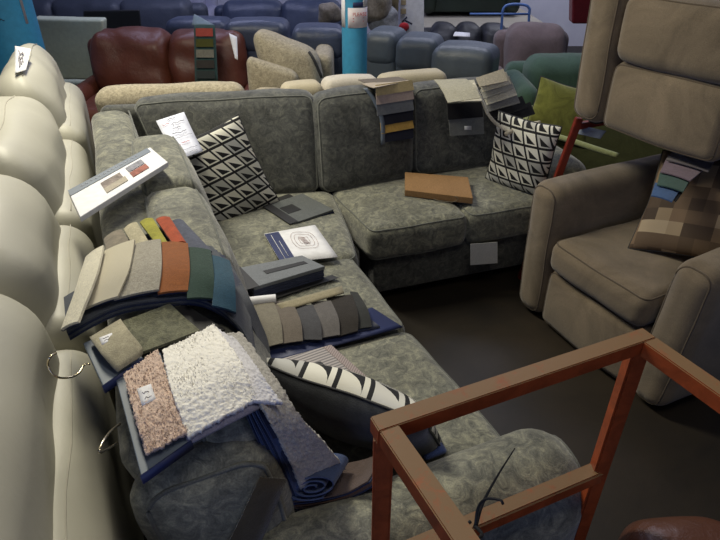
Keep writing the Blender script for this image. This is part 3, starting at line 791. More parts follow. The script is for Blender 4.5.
for i, (n_, c_) in enumerate(cols):
    z = .512 - .003 * i
    swatch(t, [(*tops[i], z - .004), ((tops[i][0] + bots[i][0]) / 2 + 3, (tops[i][1] + bots[i][1]) / 2, z + .003), (*bots[i], z - .014)], [(*topr[i], z - .0), ((topr[i][0] + botr[i][0]) / 2 + 3, (topr[i][1] + botr[i][1]) / 2, z + .010), (*botr[i], z - .008)], sw(n_, c_), .004, arch=.0015)
part('header_strip', strip(px([(277, 304, .512), (342, 286, .512)]), px([(283, 311, .512), (344, 293, .512)]), .004, 6, 3), sw('sw_khaki', (.33, .29, .19)), t)
rl = tube([at(247, 302, .515), at(276, 299, .515)], .018, n=14); part('label_roll', rl, M['white'], t, sharp=50)
# --- striped book
M['strip_mat'] = stripes('striped_weave', [(.40, .36, .34), (.17, .155, .155)], 26, R(60))
t, f = flatbook('pale striped sample book in clear film, behind the dark side of the near cushion', [(274, 361), (331, 345), (378, 387), (318, 398)], .468, .50, sw('pinkish', (.34, .27, .25)), M['strip_mat'], (.50, .60, .28, .72), n=2)
decal(t, 'edge_panel', f, .86, 1.0, .0, 1.0, stripes('pink_stripe', [(.36, .29, .27), (.22, .17, .16)], 40, R(20)), .001)
# blue folded fabric by the near cushion
single('fabric_offcut', Hex([at(425, 462, .465), at(448, 452, .465), at(440, 440, .465), at(420, 448, .465), at(425, 462, .50), at(448, 452, .50), at(440, 440, .50), at(420, 448, .50)], .012, (0, 0, .01), 6, .004).bm(), sw('royal', (.05, .08, .22)), 'blue fabric offcut tucked under the right end of the near cushion', 'fabric')
# --- cardboard box
Q = [at(405, 172, .515), at(468, 177, .515), at(473, 198, .505), at(405, 190, .505)]
t = thing('cardboard_box', 'flat brown cardboard box lying on the right hand seat cushions', 'box', (Q[3].x, Q[3].y, .47))
lo = [V((p.x, p.y, .472)) for p in Q]
part('box_body', Hex([lo[3], lo[2], lo[1], lo[0], Q[3], Q[2], Q[1], Q[0]], .002, (0, 0, 0), 5, 0).bm(), M['cardboard'], t, sharp=40)
part('string', tube(catmull([at(423, 193, .50), at(430, 196, .48), at(437, 200, .475), at(452, 202, .472), at(458, 199, .49), at(455, 196, .505)], 20), .0015, n=5), sw('string', (.3, .25, .17)), t)
# --- white ticket on the right base
Q = [atY(470, 243, 2.5), atY(497, 241, 2.53), atY(497, 262, 2.53), atY(470, 264, 2.5)]
Q = [p + V((0, -.01, 0)) for p in Q]
single('ticket', strip([Q[0], Q[3]], [Q[1], Q[2]], .002, 4, 3), sw('ticket_grey', (.68, .68, .64), var=.04), 'blank white ticket hanging from the front base of the sofa', 'ticket', smooth=False)

# ================================================================== SAMPLES ON THE LEFT BACK
# --- big wool fan book
t = book('large fan of cream, taupe, rust, green and blue wool swatches', at(150, 300, .90))
fan = [('wool_teal', (.03, .085, .13), [(211, 256, .952), (214, 280, .962), (212, 306, .945)], [(230, 262, .950), (235, 285, .955), (236, 313, .925)], 'f'),
       ('wool_green', (.03, .062, .045), [(188, 248, .958), (188, 272, .968), (187, 299, .954)], [(211, 251, .958), (214, 275, .966), (213, 299, .946)], 'f'),
       ('wool_rust', (.30, .10, .025), [(162, 243, .964), (162, 268, .974), (158, 294, .960)], [(188, 244, .966), (190, 268, .974), (188, 291, .960)], 'f'),
       ('wool_taupe', (.40, .37, .30), [(132, 246, .968), (124, 270, .978), (114, 300, .964)], [(161, 240, .974), (162, 266, .982), (159, 290, .968)], 'r'),
       ('wool_oatmeal', (.72, .66, .50), [(104, 252, .974), (96, 280, .982), (84, 310, .966)], [(135, 240, .984), (130, 268, .990), (118, 297, .974)], 'r'),
       ('wool_ivory', (.80, .75, .58), [(86, 258, .978), (76, 290, .984), (62, 330, .956)], [(104, 246, .994), (97, 276, 1.0), (79, 322, .980)], 's')]
for n_, c_, Lp, Rp, k in fan:
    mt = ribbed(n_, c_, 220) if (k == 'r' and 'oat' in n_) else sw(n_, c_, var=.22 if 'taupe' in n_ else .1, scale=120 if 'taupe' in n_ else 30)
    swatch(t, Lp, Rp, mt, .006, arch=.003, n=16)
# dark side edges: each swatch has a pinked dark underside
for n_, c_, Lp, Rp, k in fan:
    swatch(t, [(x, y + 1, z - .010) for x, y, z in Lp], [(x, y + 1, z - .012) for x, y, z in Rp], M['navycloth'], .005, name='swatch_lining')
edge = [(66, 332, .945), (90, 318, .950), (120, 305, .950), (160, 299, .946), (190, 297, .942), (215, 306, .93), (238, 326, .90), (252, 352, .84)]
for k in range(4):
    o1 = [(x + 1 + k, y + 1 + 2.2 * k, z - .005 - .006 * k) for x, y, z in edge]
    o2 = [(x - 2, y - 34, z - .005 - .006 * k) for x, y, z in edge]
    part('backing', strip(px(o1), px(o2), .005, 24, 4), M['navycloth'] if k % 2 else sw('grey_backing', (.09, .10, .12)), t, sharp=50)
# --- fan behind it
t = book('smaller fan of beige, lime, orange and slate swatches behind the big wool fan', at(150, 240, .90))
bk = [('v_slate', (.09, .10, .14), [(172, 222, .905), (188, 250, .92)], [(183, 221, .90), (212, 252, .915)]),
      ('v_orange', (.40, .07, .02), [(156, 220, .91), (174, 246, .93)], [(170, 218, .91), (186, 243, .925)]),
      ('v_lime', (.36, .34, .04), [(140, 223, .915), (158, 247, .935)], [(153, 219, .915), (168, 244, .93)]),
      ('v_cream', (.50, .45, .30), [(124, 230, .92), (134, 248, .94)], [(137, 223, .92), (150, 244, .935)]),
      ('v_beige', (.25, .215, .16), [(104, 240, .915), (108, 256, .93)], [(122, 230, .92), (132, 246, .935)])]
for n_, c_, Lp, Rp in bk: swatch(t, Lp, Rp, sw(n_, c_, var=.25), .006, arch=.006)
part('backing', strip(px([(108, 246, .90), (120, 262, .90)]), px([(180, 226, .885), (205, 256, .895)]), .008, 8, 4), M['navycloth'], t)
# --- olive velvet square
t = book('square mossy olive velvet swatch lying between the wool fan and the white shaggy swatch', at(165, 328, .90))
swatch(t, [(123, 322, .935), (140, 354, .925)], [(170, 305, .93), (200, 332, .915)], fabric('moss_velvet', (.155, .155, .095), .5, 40, 300, .4, .4), .008, wav=.004)
swatch(t, [(128, 328, .922), (142, 357, .914)], [(185, 305, .915), (225, 330, .90)], M['blackboard'], .006)
# --- beige board sample with hook
def boardsample(label, bd, zt, swp, mat, edge=None, pilec=0, hook=None, lab=None):
    t = book(label, at(*bd[3], zt - .03))
    Q = [at(*p, zt) for p in bd]; lo = [p + V((0, 0, -.016)) for p in Q]
    part('board', Hex([lo[3], lo[2], lo[1], lo[0], Q[3], Q[2], Q[1], Q[0]], .002, (0, 0, 0), 5, 0).bm(), M['greyboard'], t, sharp=40)
    o0, o1 = Q[3] + V((0, -.002, -.008)), Q[2] + V((0, -.002, -.008))
    part('edge_strip', bar(o0, o1, .006, .019, .001), M['navyboard'], t)
    L_, R_ = px(swp[0]), px(swp[1])
    bm = strip(L_, R_, .007, 80 if pilec else 14, 44 if pilec else 6, wav=.002, fuzz=.0020 if pilec else 0, ff=260)
    if pilec: pile(bm, L_, R_, 900, .005, .0010, .003, .8)
    part('swatch', bm, mat, t)
    if lab: part('label', strip([at(*lab[0]), at(*lab[3])], [at(*lab[1]), at(*lab[2])], .0015, 4, 3), M['white'], t); 
    if lab:
        bm = bmesh.new(); c = (at(*lab[0]) + at(*lab[2])) / 2 + V((0, 0, .0015)); e = (at(*lab[1]) - at(*lab[0])) * .22
        f2 = (at(*lab[3]) - at(*lab[0])) * .22
        scribble(c - e - f2 * .4, c + e - f2 * .4, f2, .3, 7, .0009, bm, 1); scribble(c - e + f2, c + e + f2, f2, .2, 7, .0007, bm, 2)
        part('print', bm, M['ink_soft'], t)
    if hook: part('hook', tube(catmull(px(hook), 26), .0022, n=8), M['chrome'], t)
    return t
boardsample('beige velvet sample folded on a slate board with a white sticker and wire hook', [(83, 343), (118, 328), (143, 358), (103, 386)], .930,
            ([(90, 338, .945), (100, 352, .955), (113, 367, .945), (118, 372, .937)], [(121, 320, .945), (131, 334, .957), (142, 348, .948), (141, 356, .938)]), sw('beige_velvet', (.42, .38, .26), var=.2),
            hook=[(90, 364, .92), (84, 365, .92), (78, 374, .92), (66, 378, .93), (55, 376, .95), (48, 366, .97), (50, 357, .99), (56, 353, .985)],
            lab=[(99, 338, .953), (112, 333, .955), (114, 339, .957), (102, 345, .957)])
bt = sw('rolled_edge', (.05, .05, .08))
# --- pink tweedy shag sample
boardsample('pink beige tweedy shag sample with a white sticker on a slate board, nearest the camera', [(116, 380), (160, 352), (192, 440), (141, 476)], .925,
            ([(124, 376, .945), (136, 420, .952), (147, 455, .942)], [(158, 350, .945), (172, 390, .955), (188, 433, .942)]), sw('pink_tweed', (.74, .56, .45), var=.3, scale=170, finevar=.3), pilec=3200,
            hook=[(120, 424, .91), (112, 430, .93), (104, 440, .95), (99, 452, .95), (106, 450, .93), (117, 443, .91)],
            lab=[(137, 389, .956), (151, 384, .958), (156, 399, .959), (142, 406, .958)])
# --- white shag drape
t = book('thick creamy white shaggy swatch on the near end of the left back', at(205, 385, .90))
Lw, Rw = px([(163, 352, .945), (172, 392, .962), (188, 438, .935)]), px([(214, 326, .945), (240, 362, .965), (257, 400, .94)])
bm = strip(Lw, Rw, .012, 110, 90, wav=.003, fuzz=.0017, ff=240); pile(bm, Lw, Rw, 1200, .005, .0010, .004, .9)
part('swatch', bm, sw('ivory_shag', (.93, .90, .82), var=.04, scale=60, finevar=.04), t)
part('swatch_lining', strip([p + V((0, -.004, -.013)) for p in Lw], [p + V((.01, -.004, -.013)) for p in Rw], .006, 14, 6), sw('lavender_grey', (.22, .21, .27)), t)
# --- long grey shag book draping down onto the seat
t = book('long grey shaggy sample book draping from the left back down to the seat', at(270, 400, .8))
base_l = [(222, 336, .942), (246, 372, .945), (262, 408, .930), (282, 446, .82), (300, 488, .66)]
base_r = [(240, 332, .940), (272, 375, .925), (296, 412, .885), (322, 440, .78), (345, 468, .62)]
Lg, Rg = px(base_l), px(base_r)
bm = strip(Lg, Rg, .009, 130, 44, wav=.003, fuzz=.0016, ff=240)
part('swatch', bm, sw('silver_shag', (.46, .44, .40), var=.25, scale=70), t)
bm = strip(px([(214, 328, .947), (238, 366, .952), (252, 402, .943)]), px([(236, 340, .947), (262, 376, .950), (282, 404, .935)]), .009, 80, 44, wav=.002, fuzz=.0016, ff=240)
part('swatch', bm, sw('pearl_shag', (.66, .65, .68), var=.1, scale=60, finevar=.1), t)
for k in range(9):
    f_ = k * .010
    Lk = [(x - 2 - k * 1.5, y + 6 + 4.2 * k * (i / 4), z - .020 - f_ * (.4 + .25 * i)) for i, (x, y, z) in enumerate(base_l)][1:]
    Rk = [(x - 2 - k * 1.0, y + 4 + 4.0 * k * (i / 4), z - .020 - f_ * (.4 + .25 * i)) for i, (x, y, z) in enumerate(base_r)][1:]
    part('swatch', strip(px(Lk), px(Rk), .004, 20, 5, wav=.006, seed=k), (M['navycloth'], sw('denim', (.06, .09, .19)), sw('brown_swatch', (.10, .07, .06)))[k % 3 if k > 5 else k % 2], t, sharp=50)
# side swatches near (240-270, 310-350): books hanging over inner side of the left back
t = book('stack of navy and grey swatches hanging over the inner side of the left back', at(255, 320, .7))
for k in range(5):
    Lk = [(205 + 4 * k, 246 + 3 * k, .905 - .004 * k), (228 + 3 * k, 282 + 5 * k, .90 - .006 * k), (246 + 3 * k, 322 + 5 * k, .80 - .01 * k), (256 + 2 * k, 346 + 3 * k, .68)]
    Rk = [(212 + 4 * k, 247 + 3 * k, .895 - .004 * k), (238 + 3 * k, 280 + 5 * k, .87 - .006 * k), (253 + 3 * k, 315 + 5 * k, .77 - .01 * k), (262 + 2 * k, 340 + 3 * k, .66)]
    part('swatch', strip(px(Lk), px(Rk), .005, 16, 4, wav=.003, seed=k), (sw('grey_backing', (.09, .10, .12)), M['navycloth'])[k % 2], t, sharp=50)
# --- rolled navy bundle tucked between back end and arm
c0 = at(312, 488, .66); t = thing('fabric_bundle', 'rolled bundle of blue fabric swatches wedged between the back end and near arm', 'fabric', tuple(at(305, 500, .5)))
bm = bmesh.new(); rt = V((1, .15, 0)); upv = V((.05, .2, 1)).normalized(); dirv = V((.30, .85, -.25))
sp = []
for k in range(60): a_ = k * .30; rr = .006 + .0022 * k * .30; sp.append(c0 + rt * rr * 1.35 * math.cos(a_) + upv * rr * .75 * math.sin(a_))
part('rolled_swatch', strip(sp, [p + dirv * .10 for p in sp], .003, 110, 2), sw('denim', (.06, .09, .19)), t, sharp=60)
for k in range(5):
    off = V((0, 0, -.035 - .007 * k))
    L5 = [c0 + rt * (-.075 + .004 * k) + off, c0 + off * 1.15 + rt * -.01, c0 + rt * .07 + off * .9, c0 + rt * (.12 + .006 * k) + off * .35 + V((0, 0, .01))]
    part('swatch', strip(L5, [p + V((.05, .11, -.02)) for p in L5], .003, 14, 3), (sw('brown_swatch', (.10, .07, .06)), M['navycloth'], sw('rust_swatch', (.14, .07, .04)))[k % 3], t, sharp=60)

# ================================================================== SAMPLE BOOKS OVER THE RIGHT BACK
def hang(label, x0, x1, yt, rows, xb0, xb1, loc, slope=0, group='sample books over the far back of the sofa'):
    """book draped over a back cushion: rows = (pixel y of lower edge, colour name, colour)"""
    pass
# the back cushion face: from top (z .93) to seat; swatches lie just in front
def face(x, y, off=.02):
    """point on the plane just in front of back cushions 2 and 3"""
    u = (x - 360) / FP; v = (270 - y) / FP
    d = V((u, math.cos(TH) + math.sin(TH) * v, -math.sin(TH) + math.cos(TH) * v))
    p0 = V((-.195, 2.75, .46)); p1 = V((.83, 3.17, .46)); p2 = V((-.215, 2.92, .935))
    n_ = (p1 - p0).cross(p2 - p0).normalized()
    if n_.y > 0: n_ = -n_
    p0 = p0 + n_ * (off + .03); o_ = V((0, 0, CZ)); return o_ + d * ((p0 - o_).dot(n_) / d.dot(n_))
def hangswatch(t, L_, R_, mat, off, name='swatch', th=.004):
    part(name, strip([face(*p, off) if len(p) == 2 else at(*p) for p in L_], [face(*p, off) if len(p) == 2 else at(*p) for p in R_], th, 10, 5, wav=.0015), mat, t, sharp=50)
g3 = 'sample books over the far back of the sofa'
t = book('sample book of taupe, mustard, rose and black strips over the middle back cushion', face(390, 140), g3)
hangswatch(t, [(384, 96), (381, 143)], [(413, 96), (413, 138)], M['navycloth'], .010, 'backing')
seq = [('hb_navy', (.012, .014, .03), 130, 143), ('hb_gold', (.52, .32, .08), 122, 134), ('hb_ink', (.008, .009, .02), 113, 126), ('hb_steel', (.16, .17, .19), 100, 116), ('hb_rose', (.46, .36, .32), 91, 105), ('hb_mustard', (.60, .48, .25), 84, 96)]
for k, (n_, c_, y0, y1) in enumerate(seq):
    xl = 379 + (y1 - 90) * .05; 
    hangswatch(t, [(xl - 4 + (k < 3) * 3, y0 + 1), (xl - 3 + (k < 3) * 3, y1)], [(412, y0 - 4), (414, y1 - 6)], sw(n_, c_), .014 + .003 * k)
hangswatch(t, [(362, 84, .948), (374, 88, .955)], [(404, 80, .950), (411, 81, .957)], sw('hb_taupe', (.50, .42, .33)), .03)
hangswatch(t, [(358, 80, .945), (373, 87, .95)], [(398, 77, .948), (407, 80, .955)], sw('hb_brown', (.16, .13, .10)), .03)
part('edge_band', strip([face(363, 88, .01), face(372, 100, .02), face(380, 120, .02), face(381, 145, .012)], [face(367, 88, .01), face(376, 100, .02), face(384, 120, .02), face(385, 144, .012)], .006, 14, 2), M['greyboard'], t)
t = book('sample book of pale stone, black and grey swatches over the right back cushion', face(465, 130), g3)
hangswatch(t, [(448, 108), (450, 136)], [(483, 106), (484, 134)], sw('hb_grey', (.22, .23, .22)), .012)
hangswatch(t, [(447, 104), (448, 120)], [(482, 102), (483, 117)], M['black_fab'], .017)
hangswatch(t, [(438, 84, .95), (449, 102, .93)], [(474, 80, .955), (482, 101, .93)], sw('hb_stone2', (.62, .58, .44)), .02)
hangswatch(t, [(434, 80, .955), (441, 88, .960), (448, 103, .93)], [(466, 79, .958), (474, 86, .965), (481, 98, .935)], sw('hb_stone', (.48, .45, .33), scale=80, var=.25), .025)
for (x, y, o_) in ((465, 97, .045), (468, 128, .022)):
    part('label', strip([face(x - 3.5, y - 2, o_), face(x - 3.5, y + 2, o_)], [face(x + 3.5, y - 2, o_), face(x + 3.5, y + 2, o_)], .0015, 3, 2), M['white'], t)
t = book('thick sample book of cream, grey and black ribbed swatches beside the right geometric cushion', face(510, 115), g3)
rows = [((495, 127), (535, 114), 'black_rib', (.012, .012, .014)), ((491, 119), (527, 108), 'black_rib', 0), ((488, 112), (520, 103), 'k_char', (.22, .22, .21)), ((487, 105), (517, 95), 'k_cream', (.72, .68, .54)), ((484, 99), (514, 88), 'k_tweed', (.42, .41, .36)), ((483, 92), (511, 84), 'k_ecru', (.74, .69, .54)), ((480, 87), (508, 81), 'k_fawn', (.60, .54, .41))]
for k, (pl, pr, n_, c_) in enumerate(rows):
    o_ = .02 + .006 * k
    mt = sw(n_, c_ if c_ else (.01, .01, .01), scale=120, var=.3)
    part('swatch', strip([face(pl[0] - 4, pl[1] - 9, o_ - .035), face(pl[0], pl[1], o_)], [face(pr[0] - 5, pr[1] - 12, o_ - .035), face(pr[0], pr[1], o_)], .006, 8, 5, wav=.002), mt, t, sharp=50)
band = [(474, 84, .95), (482, 100, .90), (488, 114, .85), (499, 126, .79), (512, 131, .77), (524, 125, .78), (540, 122, .79)]
part('edge_band', tube(catmull(px(band), 40), .008, n=8), sw('k_ecru', (.74, .69, .54)), t)
band = [(506, 134, .765), (520, 128, .775), (533, 127, .78), (545, 132, .77)]
part('edge_band', tube(catmull(px(band), 20), .011, n=8), sw('k_fawn', (.60, .54, .41)), t)
# --- lilac / teal / blue book on the lower taupe chair
t = book('sample book of lilac, green and blue swatches on the patchwork cushion', at(670, 185, .78))
for k, (Lp, Rp, n_, c_) in enumerate((([(655, 183, .80), (651, 196, .79)], [(680, 190, .80), (672, 202, .79)], 'l_blue', (.06, .13, .30)),
                                      ([(660, 172, .82), (657, 185, .81)], [(690, 180, .82), (683, 192, .81)], 'l_green', (.06, .12, .10)),
                                      ([(668, 155, .84), (660, 172, .83)], [(706, 168, .84), (690, 181, .83)], 'l_lilac', (.22, .16, .20)),
                                      ([(672, 152, .86), (666, 160, .85)], [(714, 162, .86), (708, 172, .85)], 'l_grey', (.16, .14, .15)))):
    swatch(t, Lp, Rp, sw(n_, c_), .005, arch=.004)
swatch(t, [(684, 180, .80), (672, 198, .79)], [(690, 182, .80), (676, 202, .79)], M['blackboard'], .004, name='edge_band')
# --- polythene under the raised chair
single('plastic_wrapping', strip([at(576, 124, .84), at(578, 134, .80)], [at(606, 131, .84), at(600, 139, .80)], .006, 12, 8, wav=.012), M['plastic'], 'crumpled grey polythene hanging under the raised taupe armchair', 'plastic')

# ================================================================== BACKGROUND SEATING
def hexat(x0, x1, y0, y1, z0, z1, rz=0, ty=0, o=(0, 0)):
    c, s_ = math.cos(rz), math.sin(rz)
    P = []
    for z, t_ in ((z0, 0), (z1, ty)):
        for (x, y) in ((x0, y0 + t_), (x1, y0 + t_), (x1, y1 + t_), (x0, y1 + t_)):
            P.append(V((o[0] + x * c - y * s_, o[1] + x * s_ + y * c, z)))
    return P
def bgsofa(name, label, cat, loc, rz, W, mats, nseat=2, H=.9, D=.9, armw=.18, armh=.6, group=None, rear=False, seatz=.45, headlump=False, z=0, wob=.012, armless=False, chair=False):
    """sofa with its front towards local -y; origin front left; rear=True turns the back to the camera"""
    t = thing(name, label, cat, (loc[0], loc[1], z), rz, group)
    m = mats
    a = 0 if armless else armw
    part('base', Hex(hexat(.02, W - .02, .06, D - .08, .05, .28), .02, (0, 0, 0), 6, 0).bm(), m, t, True)
    if not armless:
        for x0 in (0, W - armw): part('arm', Hex(hexat(x0, x0 + armw, 0, D - .05, .04, armh), .08, (.01, .01, .015), 8, .006).bm(), m, t, True)
    part('backrest', Hex(hexat(.03, W - .03, D - .2, D, .05, H - (.08 if headlump else .06), 0, .04), .07, (0, .01, .02), 10, .008).bm(), m, t, True)
    w_ = (W - 2 * a) / nseat
    for i in range(nseat):
        x0 = a + i * w_
        part('seat_cushion', Hex(hexat(x0 + .004, x0 + w_ - .004, .0, D - .25, .27, seatz), .05, (0, .02, .03), 8, .008, 5, i).bm(), m, t, True)
        part('back_cushion', Hex(hexat(x0 + .004, x0 + w_ - .004, D - .42, D - .14, seatz - .02, H, 0, .10), .08, (.02, .04, .03), 10, wob, 6, i + 3).bm(), m, t, True)
    return t
def reclback(name, label, p0, p1, z1, mat, group, lump=True, depth=.75, z0=.05, rearw=.2):
    """recliner seen from behind: outer back panel towards the camera and plump head cushion on top; p0-p1 = rear edge on the floor plan"""
    p0, p1 = V(p0), V(p1); d = (p1 - p0).normalized(); n_ = V((-d.y, d.x)); L_ = (p1 - p0).length; rz = math.atan2(d.y, d.x)
    t = thing(name, label, 'recliner', (p0.x, p0.y, 0), rz, group)
    part('back_panel', Hex(hexat(0, L_, 0, .22, .05, z1 - .10, 0, -.0), .05, (.01, .0, .0), 8, .006).bm(), mat, t, True)
    part('head_cushion', Hex(hexat(-.005, L_ + .005, -.015, .30, z1 - .22, z1), .065, (.006, .012, .022), 10, .007, 5, int(p0.x * 10)).bm(), mat, t, True)
    part('back_cushion', Hex(hexat(.02, L_ - .02, .2, .42, .42, z1 - .15), .06, (0, .02, .02), 6, .006).bm(), mat, t, True)
    part('seat_cushion', Hex(hexat(.02, L_ - .02, .3, .95, .2, .46), .06, (0, .02, .03), 6, .006).bm(), mat, t, True)
    return t
# cream woven sofa back directly behind the velvet sofa
t = thing('sofa', 'beige woven fabric sofa standing back to back behind the corner of the velvet sofa', 'sofa', (-1.0, 3.3, 0), R(6))
part('backrest', Hex([V(p) for p in ((-1.46, 3.18, .05), (-.66, 3.24, .05), (-.68, 3.42, .05), (-1.48, 3.36, .05), (-1.46, 3.17, .865), (-.64, 3.23, .875), (-.66, 3.40, .875), (-1.48, 3.34, .865))], .07, (.01, .01, .02), 9, .01).bm(), M['beige_tex'], t)
part('arm', Hex([V(p) for p in ((-.63, 3.24, .05), (-.44, 3.26, .05), (-.46, 3.9, .05), (-.65, 3.88, .05), (-.63, 3.24, .87), (-.44, 3.26, .87), (-.46, 3.9, .70), (-.65, 3.88, .70))], .08, (.01, .01, .01), 8, .01).bm(), M['beige_tex'], t)
part('seat_cushion', Hex([V(p) for p in ((-1.46, 3.42, .1), (-.66, 3.44, .1), (-.68, 3.95, .1), (-1.48, 3.93, .1), (-1.46, 3.42, .45), (-.66, 3.44, .45), (-.68, 3.95, .45), (-1.48, 3.93, .45))], .06, (.01, .01, .02), 8, .01).bm(), M['beige_tex'], t)
# plain cream sofa back behind the right run
t = thing('sofa', 'plain cream fabric sofa back directly behind the right run of the velvet sofa', 'sofa', (.2, 3.6, 0), R(19))
for k, (xa, xb, z1, m_) in enumerate(((-.43, -.20, .855, M['cream_fab']), (-.195, .13, .865, M['ivory_panel']), (.135, .55, .86, M['cream_fab']))):
    ya, yb = 3.30 + (xa + .43) * .34, 3.30 + (xb + .43) * .34
    part('backrest', Hex([V((xa, ya, .05)), V((xb, yb, .05)), V((xb - .05, yb + .16, .05)), V((xa - .05, ya + .16, .05)), V((xa, ya, z1)), V((xb, yb, z1)), V((xb - .05, yb + .16, z1)), V((xa - .05, ya + .16, z1))], .045, (.0, .0, .015), 8, .006).bm(), m_, t)
part('seat_cushion', Hex([V(p) for p in ((-.42, 3.49, .1), (.5, 3.80, .1), (.42, 4.02, .1), (-.48, 3.72, .1), (-.42, 3.49, .42), (.5, 3.80, .42), (.42, 4.02, .42), (-.48, 3.72, .42))], .05, (0, 0, .02), 8, .006).bm(), M['cream_fab'], t)
# oxblood sofa
rs = bgsofa('sofa', 'oxblood leather two seater sofa facing the camera behind the far cream recliner', 'sofa', (-2.28, 4.22), R(1), 1.50, M['red'], 2, .86, .95, .14, .52, wob=.03)
# sample card over its back
t = book('hanging sample card of coral, olive and grey swatches over the oxblood sofa', atY(206, 80, 4.5))
cardq = [atY(194, 25, 4.66), atY(215, 25, 4.66), atY(218, 82, 4.52), atY(195, 82, 4.52)]
f = lambda u, v, z=0: (cardq[0] * (1 - u) + cardq[1] * u) * (1 - v) + (cardq[3] * (1 - u) + cardq[2] * u) * v + V((0, -z, z * .3))
part('backing', strip([cardq[0], cardq[3]], [cardq[1], cardq[2]], .006, 8, 4), sw('teal_card', (.035, .075, .07)), t)
for k, c_ in enumerate(((.42, .08, .06), (.085, .085, .02), (.22, .21, .17), (.05, .045, .04), (.04, .05, .05))):
    decal(t, 'swatch', f, .10, .90, .06 + k * .185, .06 + k * .185 + .14, sw('cardsw%d' % k, c_), .012 + .001 * k, th=.004)
part('header_flap', strip([atY(192, 25, 4.68), atY(194, 14, 4.78)], [atY(214, 25, 4.68), atY(200, 17, 4.78)], .004, 6, 3), sw('pale_blue', (.20, .27, .33)), t)
p = atY(233, 40, 4.5)
single('price_ticket', strip([atY(229, 33, 4.6), atY(235, 58, 4.5)], [atY(237, 37, 4.6), atY(238, 60, 4.5)], .003, 6, 3, wav=.01), M['white'], 'crumpled white ticket on the right edge of the oxblood sofa', 'ticket')
# beige woven loveseat seen from the side
t = thing('loveseat', 'beige patterned fabric loveseat with leaning back cushion, in front of the navy recliners', 'sofa', (-.6, 4.3, 0), 0)
def yb8(P, Y0, Y1):
    a, b_, c, d = P  # pixel corners bl br tr tl at near depth Y0, far depth Y1
    n_ = [atY(*p, Y0) for p in P]; k = Y1 - Y0
    f_ = [q_ + V((q_.x / Y0 * k * .3, k, 0)) for q_ in n_]
    return [n_[0], n_[1], f_[1], f_[0], n_[3], n_[2], f_[2], f_[3]]
part('back_cushion', Hex(yb8([(268, 92), (322, 92), (314, 55), (252, 32)], 4.1, 4.32), .07, (.02, .03, .02), 10, .012, 6).bm(), M['beige_tex'], t)
part('backrest', Hex(yb8([(250, 98), (300, 98), (296, 74), (246, 58)], 3.98, 4.08), .04, (.01, .02, .01), 8, .006).bm(), M['beige_tex'], t)
part('arm', Hex(yb8([(316, 92), (334, 92), (332, 56), (313, 55)], 4.34, 4.9), .05, (.0, .01, .01), 8, .006).bm(), M['beige_tex'], t)
part('strap', tube(catmull([atY(309, 52, 4.09), atY(314, 60, 4.06), atY(322, 78, 4.04)], 10), .01, n=6), M['blackboard'], t)
# pillars
t = thing('pillar', 'teal wrapped round column with a white PLEASE notice behind the velvet sofa', 'column', (-.04, 4.0, 0))
pc = atY(354.5, 40, 4.0)
part('shaft', tube([V((pc.x, 4.0, 0)), V((pc.x, 4.0, 3.0))], .082, n=28), M['teal'], t, sharp=50)
def cyl(x_ang0, x_ang1, z0, z1, r, cx, cy, n=10):
    bm = bmesh.new(); rows_ = []
    for rr in (r, r + .002):
        for z in (z0, z1): rows_.append([bm.verts.new((cx + rr * math.sin(x_ang0 + (x_ang1 - x_ang0) * i / n), cy - rr * math.cos(x_ang0 + (x_ang1 - x_ang0) * i / n), z)) for i in range(n + 1)])
    for i in range(n):
        bm.faces.new((rows_[0][i], rows_[0][i + 1], rows_[1][i + 1], rows_[1][i])); bm.faces.new((rows_[2][i], rows_[2][i + 1], rows_[3][i + 1], rows_[3][i]))
        bm.faces.new((rows_[1][i], rows_[1][i + 1], rows_[3][i + 1], rows_[3][i])); bm.faces.new((rows_[0][i], rows_[2][i], rows_[2][i + 1], rows_[0][i + 1]))
    for i in (0, n): bm.faces.new((rows_[0][i], rows_[1][i], rows_[3][i], rows_[2][i]))
    return bm
zt = lambda y: atY(355, y, 3.918).z
o = part('notice', cyl(-.5, 1.3, zt(28), zt(8), .083, pc.x, 4.0), plain('notice_paper', (.75, .68, .70), .6), t)
for k, (s_, y) in enumerate((('PLEASE', 14.5), ('DO NOT SIT', 18.5), ('ON SOFAS', 22))):
    pass
part('lettering', text_mesh('PLEASE', .030, frame_mat((pc.x + .034, 3.918 - .003 + .002, zt(14.5)), (1, .35, 0), (.35, -1, .0))), M['ink_red'], o)
bm = bmesh.new()
for y in (18.5, 21.5):
    scribble(V((pc.x - .01, 3.913, zt(y))), V((pc.x + .06, 3.938, zt(y))), V((0, 0, 1)), .003, 14, .0016, bm, int(y))
part('lettering', bm, M['ink_red'], o)
part('notice', cyl(-1.3, -.75, zt(28), zt(-6), .083, pc.x, 4.0), M['white'], t)
part('poster', cyl(-.1, .7, zt(7.5), zt(2.5), .0835, pc.x, 4.0), M['navyboard'], t)
part('poster', cyl(.72, 1.3, zt(7.5), zt(-6), .083, pc.x, 4.0), M['white'], t)
pl = atY(-4, 30, 4.3)
t = thing('pillar', 'wide teal wrapped column at the top left behind the cream recliners', 'column', (pl.x, 4.5, 0))
part('shaft', tube([V((pl.x - .02, 4.5, 0)), V((pl.x - .02, 4.5, 3.0))], .20, n=32), M['teal'], t, sharp=50)
zq = atY(6, 20, 4.3).z
part('edge_strip', cyl(1.12, 1.22, atY(20, 24, 4.4).z, 2.9, .201, pl.x - .02, 4.5), M['white'], t)
bm = bmesh.new()
scribble(V((pl.x - .02, 4.296, zq)), V((pl.x + .07, 4.316, zq)), V((0, 0, 1)), .008, 9, .0022, bm, 3)
part('lettering', bm, M['ink'], t)
